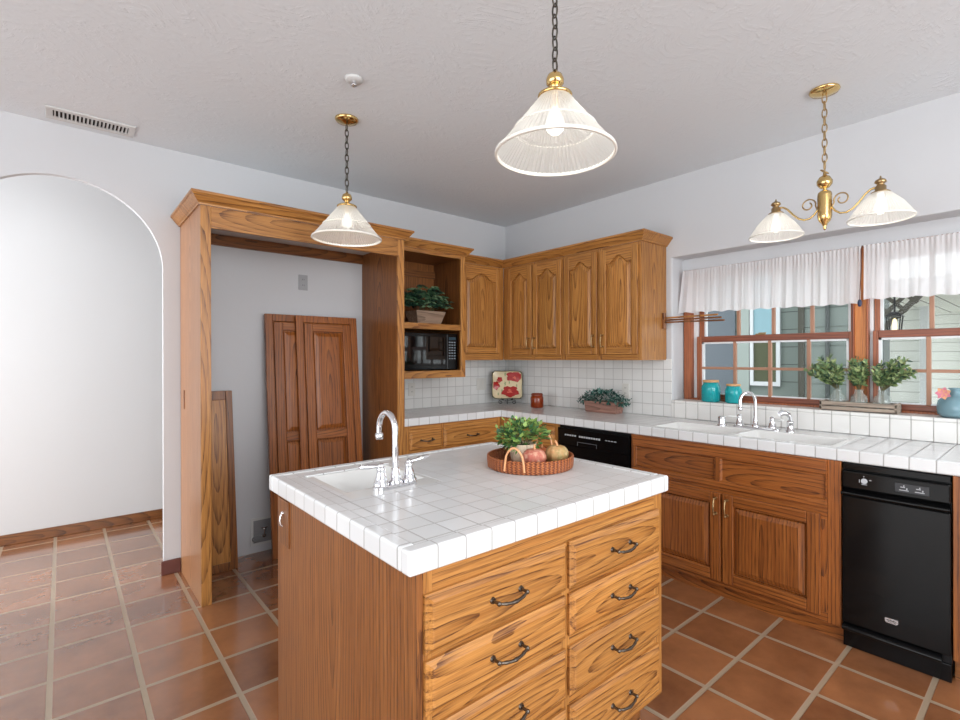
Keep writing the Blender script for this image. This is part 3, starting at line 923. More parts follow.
# kitchen faucet with two handles, sprayer and soap dispenser
ZD = CT+.0012
t = thing('kitchen_faucet', 'chrome gooseneck faucet with white-tipped lever handles at the window sink', 'faucet', (-.175, -2.46, ZD), frame='room')
def rbar(mb, x0, x1, y0, y1, z0, z1, r, n=6):
    l = []
    for (cx, cy, a0) in ((x1-r, y1-r, 0), (x0+r, y1-r, 90), (x0+r, y0+r, 180), (x1-r, y0+r, 270)):
        for k in range(n+1):
            q = math.radians(a0+90*k/n); l.append((cx+r*math.cos(q), cy+r*math.sin(q)))
    mb.loft([[(x, y, z0) for x, y in l], [(x, y, z1-.003) for x, y in l]], 0, False, True, False)
    sx, sy = (x0+x1)/2, (y0+y1)/2
    mb.loft([[(x, y, z1-.003) for x, y in l], [(sx+(x-sx)*.96, sy+(y-sy)*.92, z1) for x, y in l]], 0, True, False, True)
BELL = [(.026, 0), (.027, .006), (.022, .012), (.018, .030), (.014, .045), (.0155, .052), (.0155, .058), (.011, .064), (.006, .068)]
def goose(mb, base, dirv, h, R, drop, r):
    b = Vector(base); d = Vector(dirv)
    pts = [b, b+Vector((0, 0, h*.5)), b+Vector((0, 0, h))]
    for i in range(1, 17):
        a = PI*i/16
        pts.append(b+Vector((0, 0, h+R*math.sin(a)))+d*(R-R*math.cos(a)))
    pts.append(pts[-1]-Vector((0, 0, drop)))
    mb.tube(pts, r, 14)
    e = pts[-1]
    mb.lathe([(r*1.05, .012), (r*1.35, .010), (r*1.4, -.004), (r*1.2, -.012), (r*.9, -.0125)], tuple(e), 16)
pl = MB(); rbar(pl, -.198, -.152, -2.60, -2.33, ZD, ZD+.012, .022)
pl.build('base_plate', chrome, t)
g = MB(); goose(g, (-.175, -2.46, ZD+.012), (-.75, .55, 0), .155, .052, .045, .0095)
g.lathe([(.024, 0), (.024, .008), (.018, .014), (.016, .04), (.0135, .05)], (-.175, -2.46, ZD+.012), 20)
g.build('spout', chrome, t)
for yy, s in ((-2.365, 1), (-2.556, -1)):
    h = MB().lathe(BELL, (-.175, yy, ZD+.012), 20)
    ho = h.build('handle', chrome, t)
    dv = Vector((-.35, s*.9, .06)).normalized()
    c0 = Vector((-.175, yy, ZD+.062))
    MB().tube([c0+dv*q for q in (.008, .03, .06, .072)], [.006, .009, .0085, .005], 12).build('porcelain_grip', porcelain, ho)
t = thing('sink_sprayer', 'chrome pull-out spray head in its holder, right of the sink faucet', 'sprayer', (-.175, -2.654, ZD), frame='room')
MB().lathe([(.026, 0), (.026, .006), (.019, .012), (.0175, .05), (.020, .055), (.018, .062), (.011, .066)], (-.175, -2.654, ZD), 20).build('holder', chrome, t)
sp_ = MB().tube([(-.175, -2.654, ZD+.06), (-.175, -2.653, ZD+.085), (-.185, -2.643, ZD+.105), (-.205, -2.625, ZD+.112), (-.222, -2.612, ZD+.105)], [.010, .012, .014, .017, .015], 14)
sp_.build('spray_head', chrome, t)
t = thing('soap_dispenser', 'short chrome cylinder cap on the sink deck, left of the faucet', 'sink cap', (-.19, -2.262, ZD), frame='room')
MB().lathe([(.024, 0), (.024, .052), (.021, .058), (.012, .06), (.001, .06)], (-.19, -2.262, ZD), 24).build('cap', chrome, t)
MB().lathe([(.030, 0), (.030, .006), (.0245, .009)], (-.19, -2.262, ZD), 24).build('flange', chrome, t)

# ------------------------------------------------------------------ kitchen island
t = thing('kitchen_island', 'oak kitchen island with two columns of drawers and pewter pulls', 'island', (-2.235, -2.25, 0), frame='room')
IZ = .8585
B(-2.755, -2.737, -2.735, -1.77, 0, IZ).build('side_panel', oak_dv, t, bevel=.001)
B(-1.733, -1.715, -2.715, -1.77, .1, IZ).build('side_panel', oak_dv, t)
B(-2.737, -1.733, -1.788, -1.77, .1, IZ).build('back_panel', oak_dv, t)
B(-2.737, -1.733, -2.715, -1.788, .125, .143).build('bottom_board', oak_dh, t)
B(-2.737, -1.74, -2.66, -2.642, 0, .125).build('toe_kick', oak_dh, t)
B(-1.79, -1.772, -2.642, -1.80, 0, .125).build('toe_kick', oak_dh, t)
fm = MB().box(-2.737, -2.713, -2.735, -2.715, .125, IZ).box(-2.262, -2.228, -2.735, -2.715, .143, .79).box(-1.765, -1.715, -2.735, -2.715, .143, IZ)
fm.box(-2.713, -1.765, -2.735, -2.715, .79, IZ, 1).box(-2.713, -1.715, -2.735, -2.715, .125, .143, 1)
for zz in (.647, .50, .33):
    fm.box(-2.713, -2.262, -2.735, -2.715, zz-.012, zz+.032, 1); fm.box(-2.228, -1.765, -2.735, -2.715, zz-.012, zz+.032, 1)
fm.build('face_frame', [oak_v, oak_h], t, bevel=.001)
for (x0, x1) in ((-2.737, -2.253), (-2.237, -1.748)):
    for (z0, z1) in ((.668, .806), (.528, .652), (.352, .497), (.155, .322)):
        drawer(t, x0, x1, z0, z1, -2.735)
hk = B(-2.760, -2.755, -1.90, -1.785, .675, .838).build('hook_plate', oak_dv, t, bevel=.001)
hh = MB().tube([(-2.760, -1.845, .79), (-2.768, -1.845, .785), (-2.771, -1.846, .765), (-2.770, -1.847, .75), (-2.764, -1.848, .745)], .0042, 8).ball((-2.761, -1.845, .79), .008, 12, 8)
hh.build('hook', chrome, hk)

t = thing('island_countertop', 'white square-tiled island top with raised edge tiles', 'countertop', (-2.235, -2.25, .859), frame='room')
x0, x1, y0, y1 = -2.782, -1.687, -2.749, -1.753
sx0, sx1, sy0, sy1 = -2.687, -2.348, -2.256, -1.852
f = MB()
a = .04
f.box(x0+a, sx0, y0+a, y1-a, .868, CT).box(sx1, x1-a, y0+a, y1-a, .868, CT).box(sx0, sx1, y0+a, sy0, .868, CT).box(sx0, sx1, sy1, y1-a, .868, CT)
f.build('tile_field', isl_tile, t)
vc = MB().box(x0, x1, y0, y0+a, .859, CT+.003).box(x0, x1, y1-a, y1, .859, CT+.003).box(x0, x0+a, y0+a, y1-a, .859, CT+.003).box(x1-a, x1, y0+a, y1-a, .859, CT+.003)
vc.build('edge_tile', isl_tile, t, bevel=.007, seg=3)
tr = MB().box(sx0, sx1, sy1-.022, sy1, CT-.002, CT+.004)
tr.build('sink_trim_tile', isl_tile, t, bevel=.005, seg=3)
t = thing('bar_sink', 'white square prep sink sunk into the far left corner of the island', 'sink', (-2.51, -2.05, .76), frame='room')
basin_sink(t, sx0+.0005, sx1-.0005, sy0+.0005, sy1-.0225, CT-.001, [(sx0+.02, sx1-.02, sy0+.085, sy1-.035)], .13)

t = thing('bar_faucet', 'chrome gooseneck bar faucet with two metal levers on the island', 'faucet', (-2.512, -2.212, CT-.001), frame='room')
ZI = CT-.001
pl = MB(); rbar(pl, -2.592, -2.432, -2.236, -2.190, ZI, ZI+.014, .02); pl.build('base_plate', chrome, t)
g = MB(); goose(g, (-2.512, -2.213, ZI+.014), (0, 1, 0), .176, .056, .03, .0105)
g.lathe([(.024, 0), (.025, .006), (.019, .014), (.0165, .035), (.0135, .05)], (-2.512, -2.213, ZI+.014), 20)
g.build('spout', chrome, t)
for xx, dv in ((-2.565, Vector((-.95, .1, .06))), (-2.459, Vector((.9, -.1, .14)))):
    ho = MB().lathe(BELL, (xx, -2.213, ZI+.014), 20).build('handle', chrome, t)
    dv.normalize(); c0 = Vector((xx, -2.213, ZI+.078))
    MB().ball(tuple(c0), .011, 14, 8).tube([c0+dv*q for q in (.004, .02, .045, .07, .078)], [.006, .0055, .0085, .0075, .004], 12).build('lever', chrome, ho)

# ------------------------------------------------------------------ things on the island: tray, pot, gourds
rnd = random.Random(5)
TX, TY = -1.945, -2.29
t = thing('rattan_tray', 'round woven rattan tray with two cane hoop handles on the island', 'tray', (TX, TY, CT), frame='room')
R = .172
MB().lathe([(.001, .0005), (R-.008, .0005), (R-.002, .004), (R, .012), (R+.002, .036), (R, .044), (R-.006, .044), (R-.010, .036), (R-.012, .010), (R-.02, .008), (.001, .008)], (TX, TY, CT), 72, 0, True, False).build('woven_body', wick, t, origin=(TX, TY, CT))
rim = [(TX+(R-.003)*math.cos(2*PI*i/60), TY+(R-.003)*math.sin(2*PI*i/60), CT+.046) for i in range(60)]
MB().tube(rim, .005, 8, 0, True).build('rim', wick, t, origin=(TX, TY, CT))
def hoop(ang, span, hgt):
    pts = []
    for i in range(21):
        q = i/20
        a = ang+span*(q-.5)
        rr = R+.004
        lift = math.sin(PI*q)
        pts.append((TX+rr*math.cos(a), TY+rr*math.sin(a), CT+.012+.034*min(1, lift*4)+hgt*lift**.7))
    return pts
HA = math.radians(205)
MB().tube(hoop(HA, .46, .055), .0042, 8).build('handle', cane, t)
MB().tube(hoop(HA-PI, .46, .075), .0042, 8).build('handle', cane, t)

def leaf_cloud(mb, c, rx, ry, rz, n, L, Wd, rn, slots=3, up=.35, shell=.55, avoid=()):
    c = Vector(c)
    for k in range(n):
        while True:
            p = Vector((rn.uniform(-1, 1), rn.uniform(-1, 1), rn.uniform(-.75, 1)))
            if shell < p.length < 1: break
        b = c+Vector((p.x*rx, p.y*ry, p.z*rz))
        d = Vector((p.x, p.y, p.z*.6+up))+Vector((rn.uniform(-.7, .7), rn.uniform(-.7, .7), rn.uniform(-.5, .5)))
        nn = Vector((rn.uniform(-.6, .6), rn.uniform(-.6, .6), 1))
        q = rn.random()
        s = rn.uniform(.7, 1.25)
        if any((b+d.normalized()*L*s*.7-Vector(ac)).length < ar or (b-Vector(ac)).length < ar for ac, ar in avoid): continue
        mb.leaf(b, d, nn, L*s, Wd*s, min(slots-1, int(q*slots)), .18, .15)
PX, PY = -1.94, -2.245
GV = [((-1.978, -2.345, CT+.047), .075), ((-1.866, -2.362, CT+.047), .075), ((-1.855, -2.252, CT+.036), .062), ((-1.978, -2.345, CT+.1), .04), ((-1.866, -2.362, CT+.1), .04), ((-1.855, -2.252, CT+.085), .035)]
ZT = CT+.0085
t = thing('potted_plant', 'leafy green plant in a whitewashed pot standing in the tray', 'potted plant', (PX, PY, ZT), frame='room')
MB().lathe([(.001, 0), (.040, 0), (.050, .012), (.0555, .05), (.054, .078), (.049, .078), (.047, .06), (.001, .06)], (PX, PY, ZT), 32, 0, True, False).build('pot', paleceramic, t)
mb = MB(); leaf_cloud(mb, (PX, PY, ZT+.102), .100, .100, .062, 640, .026, .019, rnd, 3, .3, .45, GV)
leaf_cloud(mb, (PX-.01, PY, ZT+.110), .118, .112, .075, 70, .022, .014, rnd, 3, .3, .8, GV)
mb.build('foliage', gr_pot, t)
st = MB()
for k in range(16):
    a = rnd.uniform(0, 2*PI); q = rnd.uniform(.3, .9)
    st.tube([(PX+.01*math.cos(a), PY+.01*math.sin(a), ZT+.058), (PX+.045*q*math.cos(a), PY+.045*q*math.sin(a), ZT+.09), (PX+.09*q*math.cos(a), PY+.09*q*math.sin(a), ZT+.125)], .0015, 5)
st.build('stems', stem_mat, t)
def gourd(label, x, y, r, mat, h, rotz, stem):
    t = thing('small_pumpkin', label, 'pumpkin', (x, y, ZT), frame='room')
    MB().ball((x, y, ZT+r*h), r, 48, 14, 0, (1, 1, h), .07, 9, .22).build('body', mat, t)
    MB().tube([(x, y, ZT+r*h*1.55), (x+.002, y, ZT+r*h*1.9), (x+stem[0]*.5, y+stem[1]*.5, ZT+r*h*2+stem[2]*.6), (x+stem[0], y+stem[1], ZT+r*h*2+stem[2])], [.006, .0045, .004, .0045], 8).build('stem', cane, t)
gourd('pink speckled small pumpkin at the front of the tray', -1.978, -2.345, .048, pk_pink, .80, 0, (.003, 0, .012))
gourd('green and orange small pumpkin at the right of the tray', -1.866, -2.362, .048, pk_green, .84, 0, (-.006, .004, .014))
gourd('orange small pumpkin mostly hidden behind the pink one', -1.850, -2.262, .034, speck('orange_gourd', rgb(196, 96, 50), rgb(214, 120, 66), rgb(220, 160, 110)), .8, 0, (.003, 0, .01))

# ------------------------------------------------------------------ things on the counter
# poppy plate on an easel, in the corner
e = thing('decorative_plate', 'square cream plate painted with red poppies, on a black easel in the corner', 'plate', (-.195, -.235, CT+.0464))
yawp = math.atan2(-3.45, -3.15)          # faces the room diagonally
e.rotation_euler = (0, 0, yawp+PI/2)
def tilt(x, y, z, a=math.radians(14)):
    return (x, y*math.cos(a)+z*math.sin(a), z*math.cos(a)-y*math.sin(a))
def wavy(hw, hh, y, zc, amp):
    l = []
    n = 40
    for i in range(n):
        a = 2*PI*(i+.5)/n
        c, s = math.cos(a), math.sin(a)
        k = 1/max(abs(c), abs(s))
        k = min(k, 1.30)
        w_ = 1+amp*math.sin(6*a)
        l.append(tilt(hw*c*k*w_, y, zc+hh*s*k*w_))
    return l
pm = MB()
pm.loft([wavy(.10, .095, .006, .137, 0), wavy(.142, .132, -.008, .137, .012), wavy(.146, .136, -.012, .137, .012), wavy(.138, .128, -.013, .137, .012)], 3, True, True, False)
pm.loft([wavy(.138, .128, -.013, .137, .012), wavy(.105, .10, -.002, .137, .004), wavy(.09, .085, 0, .137, 0)], 0, True, False, True)
def blob(cx, cz, r, y, mi, rn, n=26, rough=.16, sx=1, sz=1):
    ph = rn.uniform(0, 6)
    pts = []
    for i in range(n):
        a = -2*PI*i/n
        rr = r*(1+rough*math.sin(5*a+ph)+rough*.5*math.sin(11*a+ph*2))
        x_, z_ = cx+rr*math.cos(a)*sx, cz+rr*math.sin(a)*sz
        x_ = max(-.132, min(.132, x_)); z_ = max(.015, min(.258, z_))
        k = max(abs(x_)/.142, abs(z_-.137)/.132)
        yy = y-(.0135 if k > .93 else .0135*max(0, (k-.66)/.27))
        pts.append(tilt(x_, yy, z_))
    c_ = tilt(cx, y-.002-(.012 if max(abs(cx)/.142, abs(cz-.137)/.132) > .72 else 0), cz)
    pm.add([c_]+pts, [(0, i+1, (i+1) % n+1) for i in range(n)], mi, True)
rp = random.Random(3)
for (cx, cz, r, sx, sz) in ((.070, .218, .074, 1.05, .66), (.028, .072, .072, 1.1, .74), (-.108, .130, .040, .9, 1), (-.072, .188, .026, 1, 1)):
    blob(cx, cz, r, -.0022, 1, rp, 30, .14, sx, sz)
for (cx, cz, r) in ((.085, .208, .028), (.03, .062, .028), (.02, .088, .012)): blob(cx, cz, r, -.0042, 2, rp, 20, .2, 1.1, .6)
for (cx, cz, r) in ((-.02, .15, .014), (.02, .16, .010), (-.05, .08, .012), (-.085, .05, .010), (.09, .13, .010), (-.02, .24, .012)): blob(cx, cz, r, -.0016, 4, rp, 16, .3, .6, 1.5)
pm.build('plate_body', [cream, poppy_red, poppy_pink, plate_edge, sprig], e)
e2 = thing('plate_easel', 'black scrolled iron plate easel in the counter corner', 'plate stand', (-.195, -.235, CT))
e2.rotation_euler = (0, 0, yawp+PI/2)
def scroll(cx, cz, r0, turns, s, y):
    return [(cx+s*(r0*(1-.75*i/30))*math.cos(PI/2-2*PI*turns*i/30), y, cz+(r0*(1-.75*i/30))*math.sin(PI/2-2*PI*turns*i/30)) for i in range(31)]
mb = MB()
for s in (-1, 1):
    mb.tube([(s*.012, -.012, .036), (s*.035, -.02, .044)]+scroll(s*.062, .0225, .020, 1.3, s, -.032), .0028, 6)
    mb.tube([(s*.05, -.034, .0424), (s*.05, -.010, .0415), (s*.04, .028, .043), (s*.022, .085, .26)], .0028, 6)
    mb.tube([(s*.05, -.034, .043), (s*.05, -.036, .058), (s*.052, -.032, .062)], .0028, 6)
mb.tube([(0, -.012, .046), (0, -.014, .0035)], .003, 6).tube([(-.05, -.010, .0395), (.05, -.010, .0395)], .0028, 6).tube([(-.022, .085, .26), (.022, .085, .26)], .0028, 6).tube([(0, .085, .26), (0, .13, .003)], .0028, 6)
mb.build('easel_wire', iron, e2)

t = thing('amber_jar', 'amber glass jar candle on the counter beside the poppy plate', 'jar', (-.235, -.665, CT), frame='room')
MB().lathe([(.001, .002), (.050, .002), (.057, .010), (.057, .088), (.052, .100), (.048, .104), (.048, .126), (.044, .126), (.044, .104), (.052, .088), (.052, .014), (.001, .012)], (-.235, -.665, CT), 36, 0, True, False).build('glass_body', amber_glass, t)
MB().lathe([(.001, .0125), (.0515, .0125), (.0515, .07), (.001, .07)], (-.235, -.665, CT), 30, 0, True, False).build('wax', plain('amber_wax', rgb(190, 86, 30), .5), t)
MB().lathe([(.050, .106), (.051, .108), (.051, .118), (.050, .120), (.047, .120), (.047, .106)], (-.235, -.665, CT), 30, 0, True, False).build('band', plain('rust_band', rgb(120, 46, 20), .4), t)

def trough(mb, cx, cy, z, w, d, h, flare, th=.01):
    def lp(ww, dd, zz): return [(cx-ww/2, cy-dd/2, zz), (cx+ww/2, cy-dd/2, zz), (cx+ww/2, cy+dd/2, zz), (cx-ww/2, cy+dd/2, zz)]
    mb.loft([lp(w, d, z), lp(w+flare, d+flare, z+h), lp(w+flare-2*th, d+flare-2*th, z+h), lp(w-2*th+flare*.6, d-2*th+flare*.6, z+h*.7)], 0, False, True, True)
t = thing('planter_box', 'small wooden planter of blue-green foliage on the counter near the dishwasher', 'planter', (-.115, -1.285, CT+.0008), RW)
mb = MB(); trough(mb, 0, 0, 0, .285, .095, .088, .02); mb.build('box', pinkwood, t)
mb = MB()
rn = random.Random(11)
leaf_cloud(mb, (0, -.005, .115), .19, .082, .062, 620, .026, .015, rn, 3, .1, .4)
leaf_cloud(mb, (.17, -.01, .098), .06, .05, .045, 110, .024, .014, rn, 3, -.2, .3)
leaf_cloud(mb, (-.17, -.01, .100), .05, .05, .040, 80, .024, .014, rn, 3, -.2, .3)
mb.build('foliage', gr_teal, t)
st = MB()
for (x, zz, L) in ((.19, .11, .07), (.2, .07, .05), (-.2, .08, .05)):
    sgn = 1 if x > 0 else -1
    st.tube([(x*.6, 0, .08), (x, -.01, zz), (x+sgn*L, -.012, zz+.01*sgn)], .0013, 5)
    for k in range(4):
        q = .25+.25*k
        st.leaf((x+sgn*L*q, -.011, zz+.01*sgn*q), (sgn*.6, -.3, .5 if k % 2 else -.5), (0, -1, .3), .018, .009)
st.build('stems', gr_teal[1], t)

# shelf: plant and microwave
t = thing('potted_plant', 'dark broad-leaved plant in a wooden box on the open shelf', 'potted plant', (-1.165, -.325, 1.6215), frame='room')
BX, BY = -1.165, -.325
mb = MB(); trough(mb, BX, BY, 1.6215, .215, .12, .10, .06); mb.build('box', weather, t)
mb = MB(); rn = random.Random(21)
for k in range(150):
    a = rn.uniform(0, 2*PI); q = math.sqrt(rn.uniform(.05, 1))
    hx, hy = BX+.225*q*math.cos(a)-.012, BY+.085*q*math.sin(a)-.02
    hz = 1.735+.20*math.sqrt(max(0, 1-q*q*.9))*rn.uniform(.3, 1.05)
    bd = Vector((math.cos(a), math.sin(a)*.6-.5, .1)).normalized()
    side = bd.cross(Vector((0, 0, 1))).normalized()
    mi = rn.choice((0, 1, 1, 2, 2))
    tl = rn.uniform(-.35, .1)
    for j in range(5):
        th = math.radians(-110+55*j)
        d = bd*math.cos(th)+side*math.sin(th)+Vector((0, 0, tl))
        L = rn.uniform(.042, .06)
        b = Vector((hx, hy, hz))
        if (b+d.normalized()*L).x < -1.505 or (b+d.normalized()*L).x > -.885 or (b+d.normalized()*L).z < 1.64: continue
        mb.leaf(b, d, Vector((rn.uniform(-.2, .2), -.7, .8)), L, rn.uniform(.024, .032), mi, .12, .2)
mb.build('foliage', gr_shelf, t)
st = MB()
for k in range(22):
    a = rn.uniform(0, 2*PI); q = rn.uniform(.3, .9)
    st.tube([(BX+.06*math.cos(a), BY+.02*math.sin(a), 1.69), (BX+.13*q*math.cos(a), BY+.05*q*math.sin(a), 1.76), (BX+.19*q*math.cos(a), BY+.08*q*math.sin(a), 1.79)], .002, 5)
st.build('stems', stem_mat, t)

t = thing('microwave_oven', 'black countertop microwave with glossy door in the open wall cabinet', 'microwave', (-1.2, -.25, 1.2455), frame='room')
mx0, mx1, my, mz0, mz1 = -1.485, -.905, -.405, 1.2505, 1.548
B(mx0, mx1, my+.03, -.05, mz0+.008, mz1).build('case', black_satin, t, bevel=.004)
dr = B(mx0, mx1-.105, my, my+.03, mz0+.008, mz1).build('door', black_gloss, t, bevel=.004)
B(mx0+.03, mx1-.125, my-.002, my, mz0+.05, mz1-.03).build('window', black_glass, dr)
B(mx0+.01, mx1-.112, my-.004, my, mz0+.018, mz0+.042).build('lower_band', black_gloss, dr, bevel=.002)
cp = B(mx1-.104, mx1, my, my+.03, mz0+.008, mz1).build('control_panel', black_gloss, t, bevel=.004)
B(mx1-.088, mx1-.018, my-.001, my, mz1-.052, mz1-.028).build('display', plain('display_glass', rgb(40, 66, 78), .1), cp)
kb = MB()
for r_ in range(7):
    for c_ in range(3):
        kb.box(mx1-.088+c_*.025, mx1-.070+c_*.025, my-.0012, my, mz1-.075-r_*.022, mz1-.064-r_*.022)
kb.build('keypad', plain('keypad_print', rgb(112, 122, 130), .4), cp)
ft = MB()
for fx in (mx0+.04, mx1-.04):
    for fy in (-.34, -.09):
        B(fx-.012, fx+.012, fy-.012, fy+.012, 1.2455, mz0+.01).build('foot', black_satin, t)

# outlets and switches
grey_plate = plain('grey_plastic', rgb(160, 161, 164), .4)
def outlet(label, loc, rotz, w=.066, h=.112, kind='outlet', group=None, outlet_white=outlet_white):
    e = thing('wall_outlet' if kind == 'outlet' else 'light_switch', label, 'outlet' if kind == 'outlet' else 'light switch', loc, rotz, group)
    B(-w/2, w/2, -.006, 0, -h/2, h/2).build('cover_plate', outlet_white, e, bevel=.002)
    if kind == 'outlet':
        for s in (-1, 1):
            o = MB().prism([(.016*math.cos(2*PI*i/20), s*.021+.014*math.sin(2*PI*i/20)) for i in range(20)][::-1], 'y', -.0075, -.006).build('socket', outlet_white, e)
            MB().box(-.0065, -.0045, -.008, -.0074, s*.021-.004, s*.021+.006).box(.0045, .0065, -.008, -.0074, s*.021-.004, s*.021+.006).build('slots', dark_void, o)
    else:
        n = max(1, round(w/.066))
        for k in range(n):
            cx = (k-(n-1)/2)*.046
            B(cx-.016, cx+.016, -.009, -.006, -.033, .033).build('rocker', outlet_white, e, bevel=.0015)
    return e
outlet('grey outlet high on the white wall above the leaning boards', (-2.02, 0, 1.91), 0, outlet_white=grey_plate)
outlet('ivory outlet on the tile below the microwave, beside the surround post', (-1.10, -.008, 1.082), 0)
outlet('wide ivory switch plate on the tile, left of the poppy plate', (-.325, -.008, 1.10), 0, .118, .112, 'switch')
outlet('ivory outlet on the tile behind the blue-green planter', (-.008, -1.42, 1.09), RW)

e = thing('water_supply_box', 'recessed grey refrigerator water outlet box low on the wall behind the island', 'outlet box', (-2.30, 0, .145))
MB().box(-.085, .085, -.006, 0, .078, .095).box(-.085, .085, -.006, 0, -.095, -.078).box(-.085, -.066, -.006, 0, -.078, .078).box(.066, .085, -.006, 0, -.078, .078).build('frame', vent_white, e, bevel=.001)
B(-.066, .066, -.003, -.0005, -.078, .078).build('back_plate', plain('dull_grey_lining', rgb(140, 140, 142), .6), e)
v = MB().tube([(0, -.003, -.03), (0, -.022, -.03)], .012, 12).tube([(0, -.020, -.03), (0, -.022, .01)], .007, 10).ball((0, -.022, .016), .012, 12, 8).tube([(-.02, -.024, .026), (.02, -.024, .026)], .004, 8)
v.build('valve', chrome, e)
pts = [(.0, -.022, -.03)]+[(-.04+.035*math.cos(a*.5), -.014, -.045+.02*math.sin(a*.5)) for a in range(12)]
MB().tube(pts, .004, 8).build('supply_tube', grey_metal, e)

# ------------------------------------------------------------------ window sill things
def ball_jar(label, x, y, r, h):
    t = thing('teal_jar', label, 'jar', (x, y, SILL), frame='room')
    MB().lathe([(.001, .002), (r*.86, .002), (r, .010), (r, h*.62), (r*.98, h*.70), (r*.80, h*.82), (r*.78, h*.90), (r*.74, h*.90), (r*.75, h*.80), (r*.92, h*.68), (r*.94, .014), (.001, .010)], (x, y, SILL), 36, 0, True, False).build('glass_body', teal_glass, t)
    MB().lathe([(.001, h*.90), (r*.84, h*.90), (r*.86, h*.92), (r*.86, h*.985), (r*.83, h), (.001, h)], (x, y, SILL), 36, 0, True, False).build('lid', cork, t)
ball_jar('larger teal glass jar with wooden lid on the sill, next to the window frame', .052, -2.075, .062, .152)
ball_jar('smaller teal glass jar with wooden lid on the sill, behind the sink faucet', .050, -2.232, .053, .130)

t = thing('wooden_crate', 'low weathered slatted crate on the sill holding three glass vases', 'crate', (.065, -2.93, SILL), RW)
hw = .182
mb = MB()
for yy in (-.055, .047):
    mb.box(-hw, hw, yy, yy+.008, .004, .024).box(-hw, hw, yy, yy+.008, .030, .052)
mb.box(-hw, -hw+.012, -.047, .047, .0, .054).box(hw-.012, hw, -.047, .047, 0, .054).box(-hw+.012, hw-.012, -.047, .047, .003, .010)
mb.box(-hw, -hw+.012, -.055, -.047, 0, .056).box(hw-.012, hw, -.055, -.047, 0, .056).box(-hw, -hw+.012, .047, .055, 0, .056).box(hw-.012, hw, .047, .055, 0, .056)
mb.build('slats', greywood, t, bevel=.0015)
rn = random.Random(33)
def vase(label, lx, tops, lo, hi):
    e = thing('glass_vase', label, 'vase', (.065, -2.93-lx, SILL+.0105), RW)
    MB().lathe([(.001, .002), (.036, .002), (.042, .010), (.043, .058), (.038, .076), (.022, .090), (.020, .108), (.024, .114), (.021, .114), (.0175, .106), (.0195, .090), (.035, .074), (.0395, .056), (.0385, .012), (.001, .008)], (0, 0, 0), 32, 0, True, False).build('glass_body', clear_glass, e)
    st = MB(); lf = MB()
    for k in range(tops):
        a = 2*PI*k/tops+rn.uniform(-.3, .3); q = math.sqrt(rn.uniform(.08, 1))
        ex = lo+(hi-lo)*(.5+.5*math.cos(a)*q); ey = .042*q*math.sin(a)-.012
        ez = .15+.165*(1-q*q*.6)*rn.uniform(.35, 1.05)
        p0 = Vector((.008*math.cos(a), .008*math.sin(a), .012)); p1 = Vector((.006*math.cos(a), .006*math.sin(a), .112)); p2 = Vector((ex*.5, ey*.6, .112+(ez-.112)*.6)); p3 = Vector((ex, ey, ez))
        st.tube([p0, p1, p2, p3], .0012, 5)
        for j in range(26):
            u = .25+.75*j/25
            b = p1*(1-u)**2+p2*2*u*(1-u)+p3*u*u
            d = (p3-p1).normalized()*.6+Vector((rn.uniform(-1, 1), rn.uniform(-.7, .7), rn.uniform(-.6, .8)))
            s = rn.uniform(.75, 1.25)
            tipx = (b+d.normalized()*.027*s).x
            if tipx < lo-.012 or tipx > hi+.012: continue
            lf.leaf(b, d, Vector((rn.uniform(-.5, .5), -.6, .7)), .027*s, .0145*s, rn.choice((0, 0, 1, 1, 2)), .15, .15)
    st.build('stems', stem_mat, e); lf.build('foliage', gr_vase, e)
vase('glass vase with leafy sprigs at the jar end of the crate', -.105, 28, -.160, .037)
vase('glass vase with leafy sprigs in the middle of the crate', .0, 26, -.047, .047)
vase('glass vase with leafy sprigs at the far right of the crate', .108, 28, -.039, .150)

t = thing('blue_glass_jug', 'pale blue glass bottle vase with a pink fabric flower on the sill', 'bottle', (.07, -3.345, SILL), frame='room')
MB().lathe([(.001, .002), (.062, .002), (.078, .014), (.082, .05), (.076, .085), (.05, .108), (.030, .116), (.028, .14), (.036, .15), (.031, .15), (.023, .138), (.025, .114), (.045, .103), (.07, .083), (.076, .05), (.072, .016), (.001, .010)], (.07, -3.345, SILL), 36, 0, True, False).build('glass_body', blue_glass, t)
fl = MB()
for k in range(7):
    a = 2*PI*k/7
    fl.leaf((-.005, -3.30, SILL+.125), (-.35, math.cos(a), math.sin(a)), (-1, 0, 0), .034, .026, k % 2, .1, .1)
fl.build('flower', [plain('pink_petal', rgb(206, 120, 138), .6), plain('peach_petal', rgb(222, 160, 120), .6)], t)

# ------------------------------------------------------------------ wooden towel rack, valances
t = thing('towel_rack', 'wooden towel rack with swing-out rods on the wall cabinet end', 'towel rack', (-.05, -1.768, 1.56), RW)
B(-.0, .018, -.018, .018, 0, .115).build('mount_plate', oak_dv, t, bevel=.002)
for k, (ang, zz) in enumerate(((-7, .078), (0, .062), (7, .046))):
    a = math.radians(ang)
    MB().tube([(.010, 0, zz), (.03, 0, zz), (.03+.40*math.cos(a), .40*math.sin(a)+.0, zz-.004)], .0062, 10).build('rod', oak_dh if k else oak_h, t)

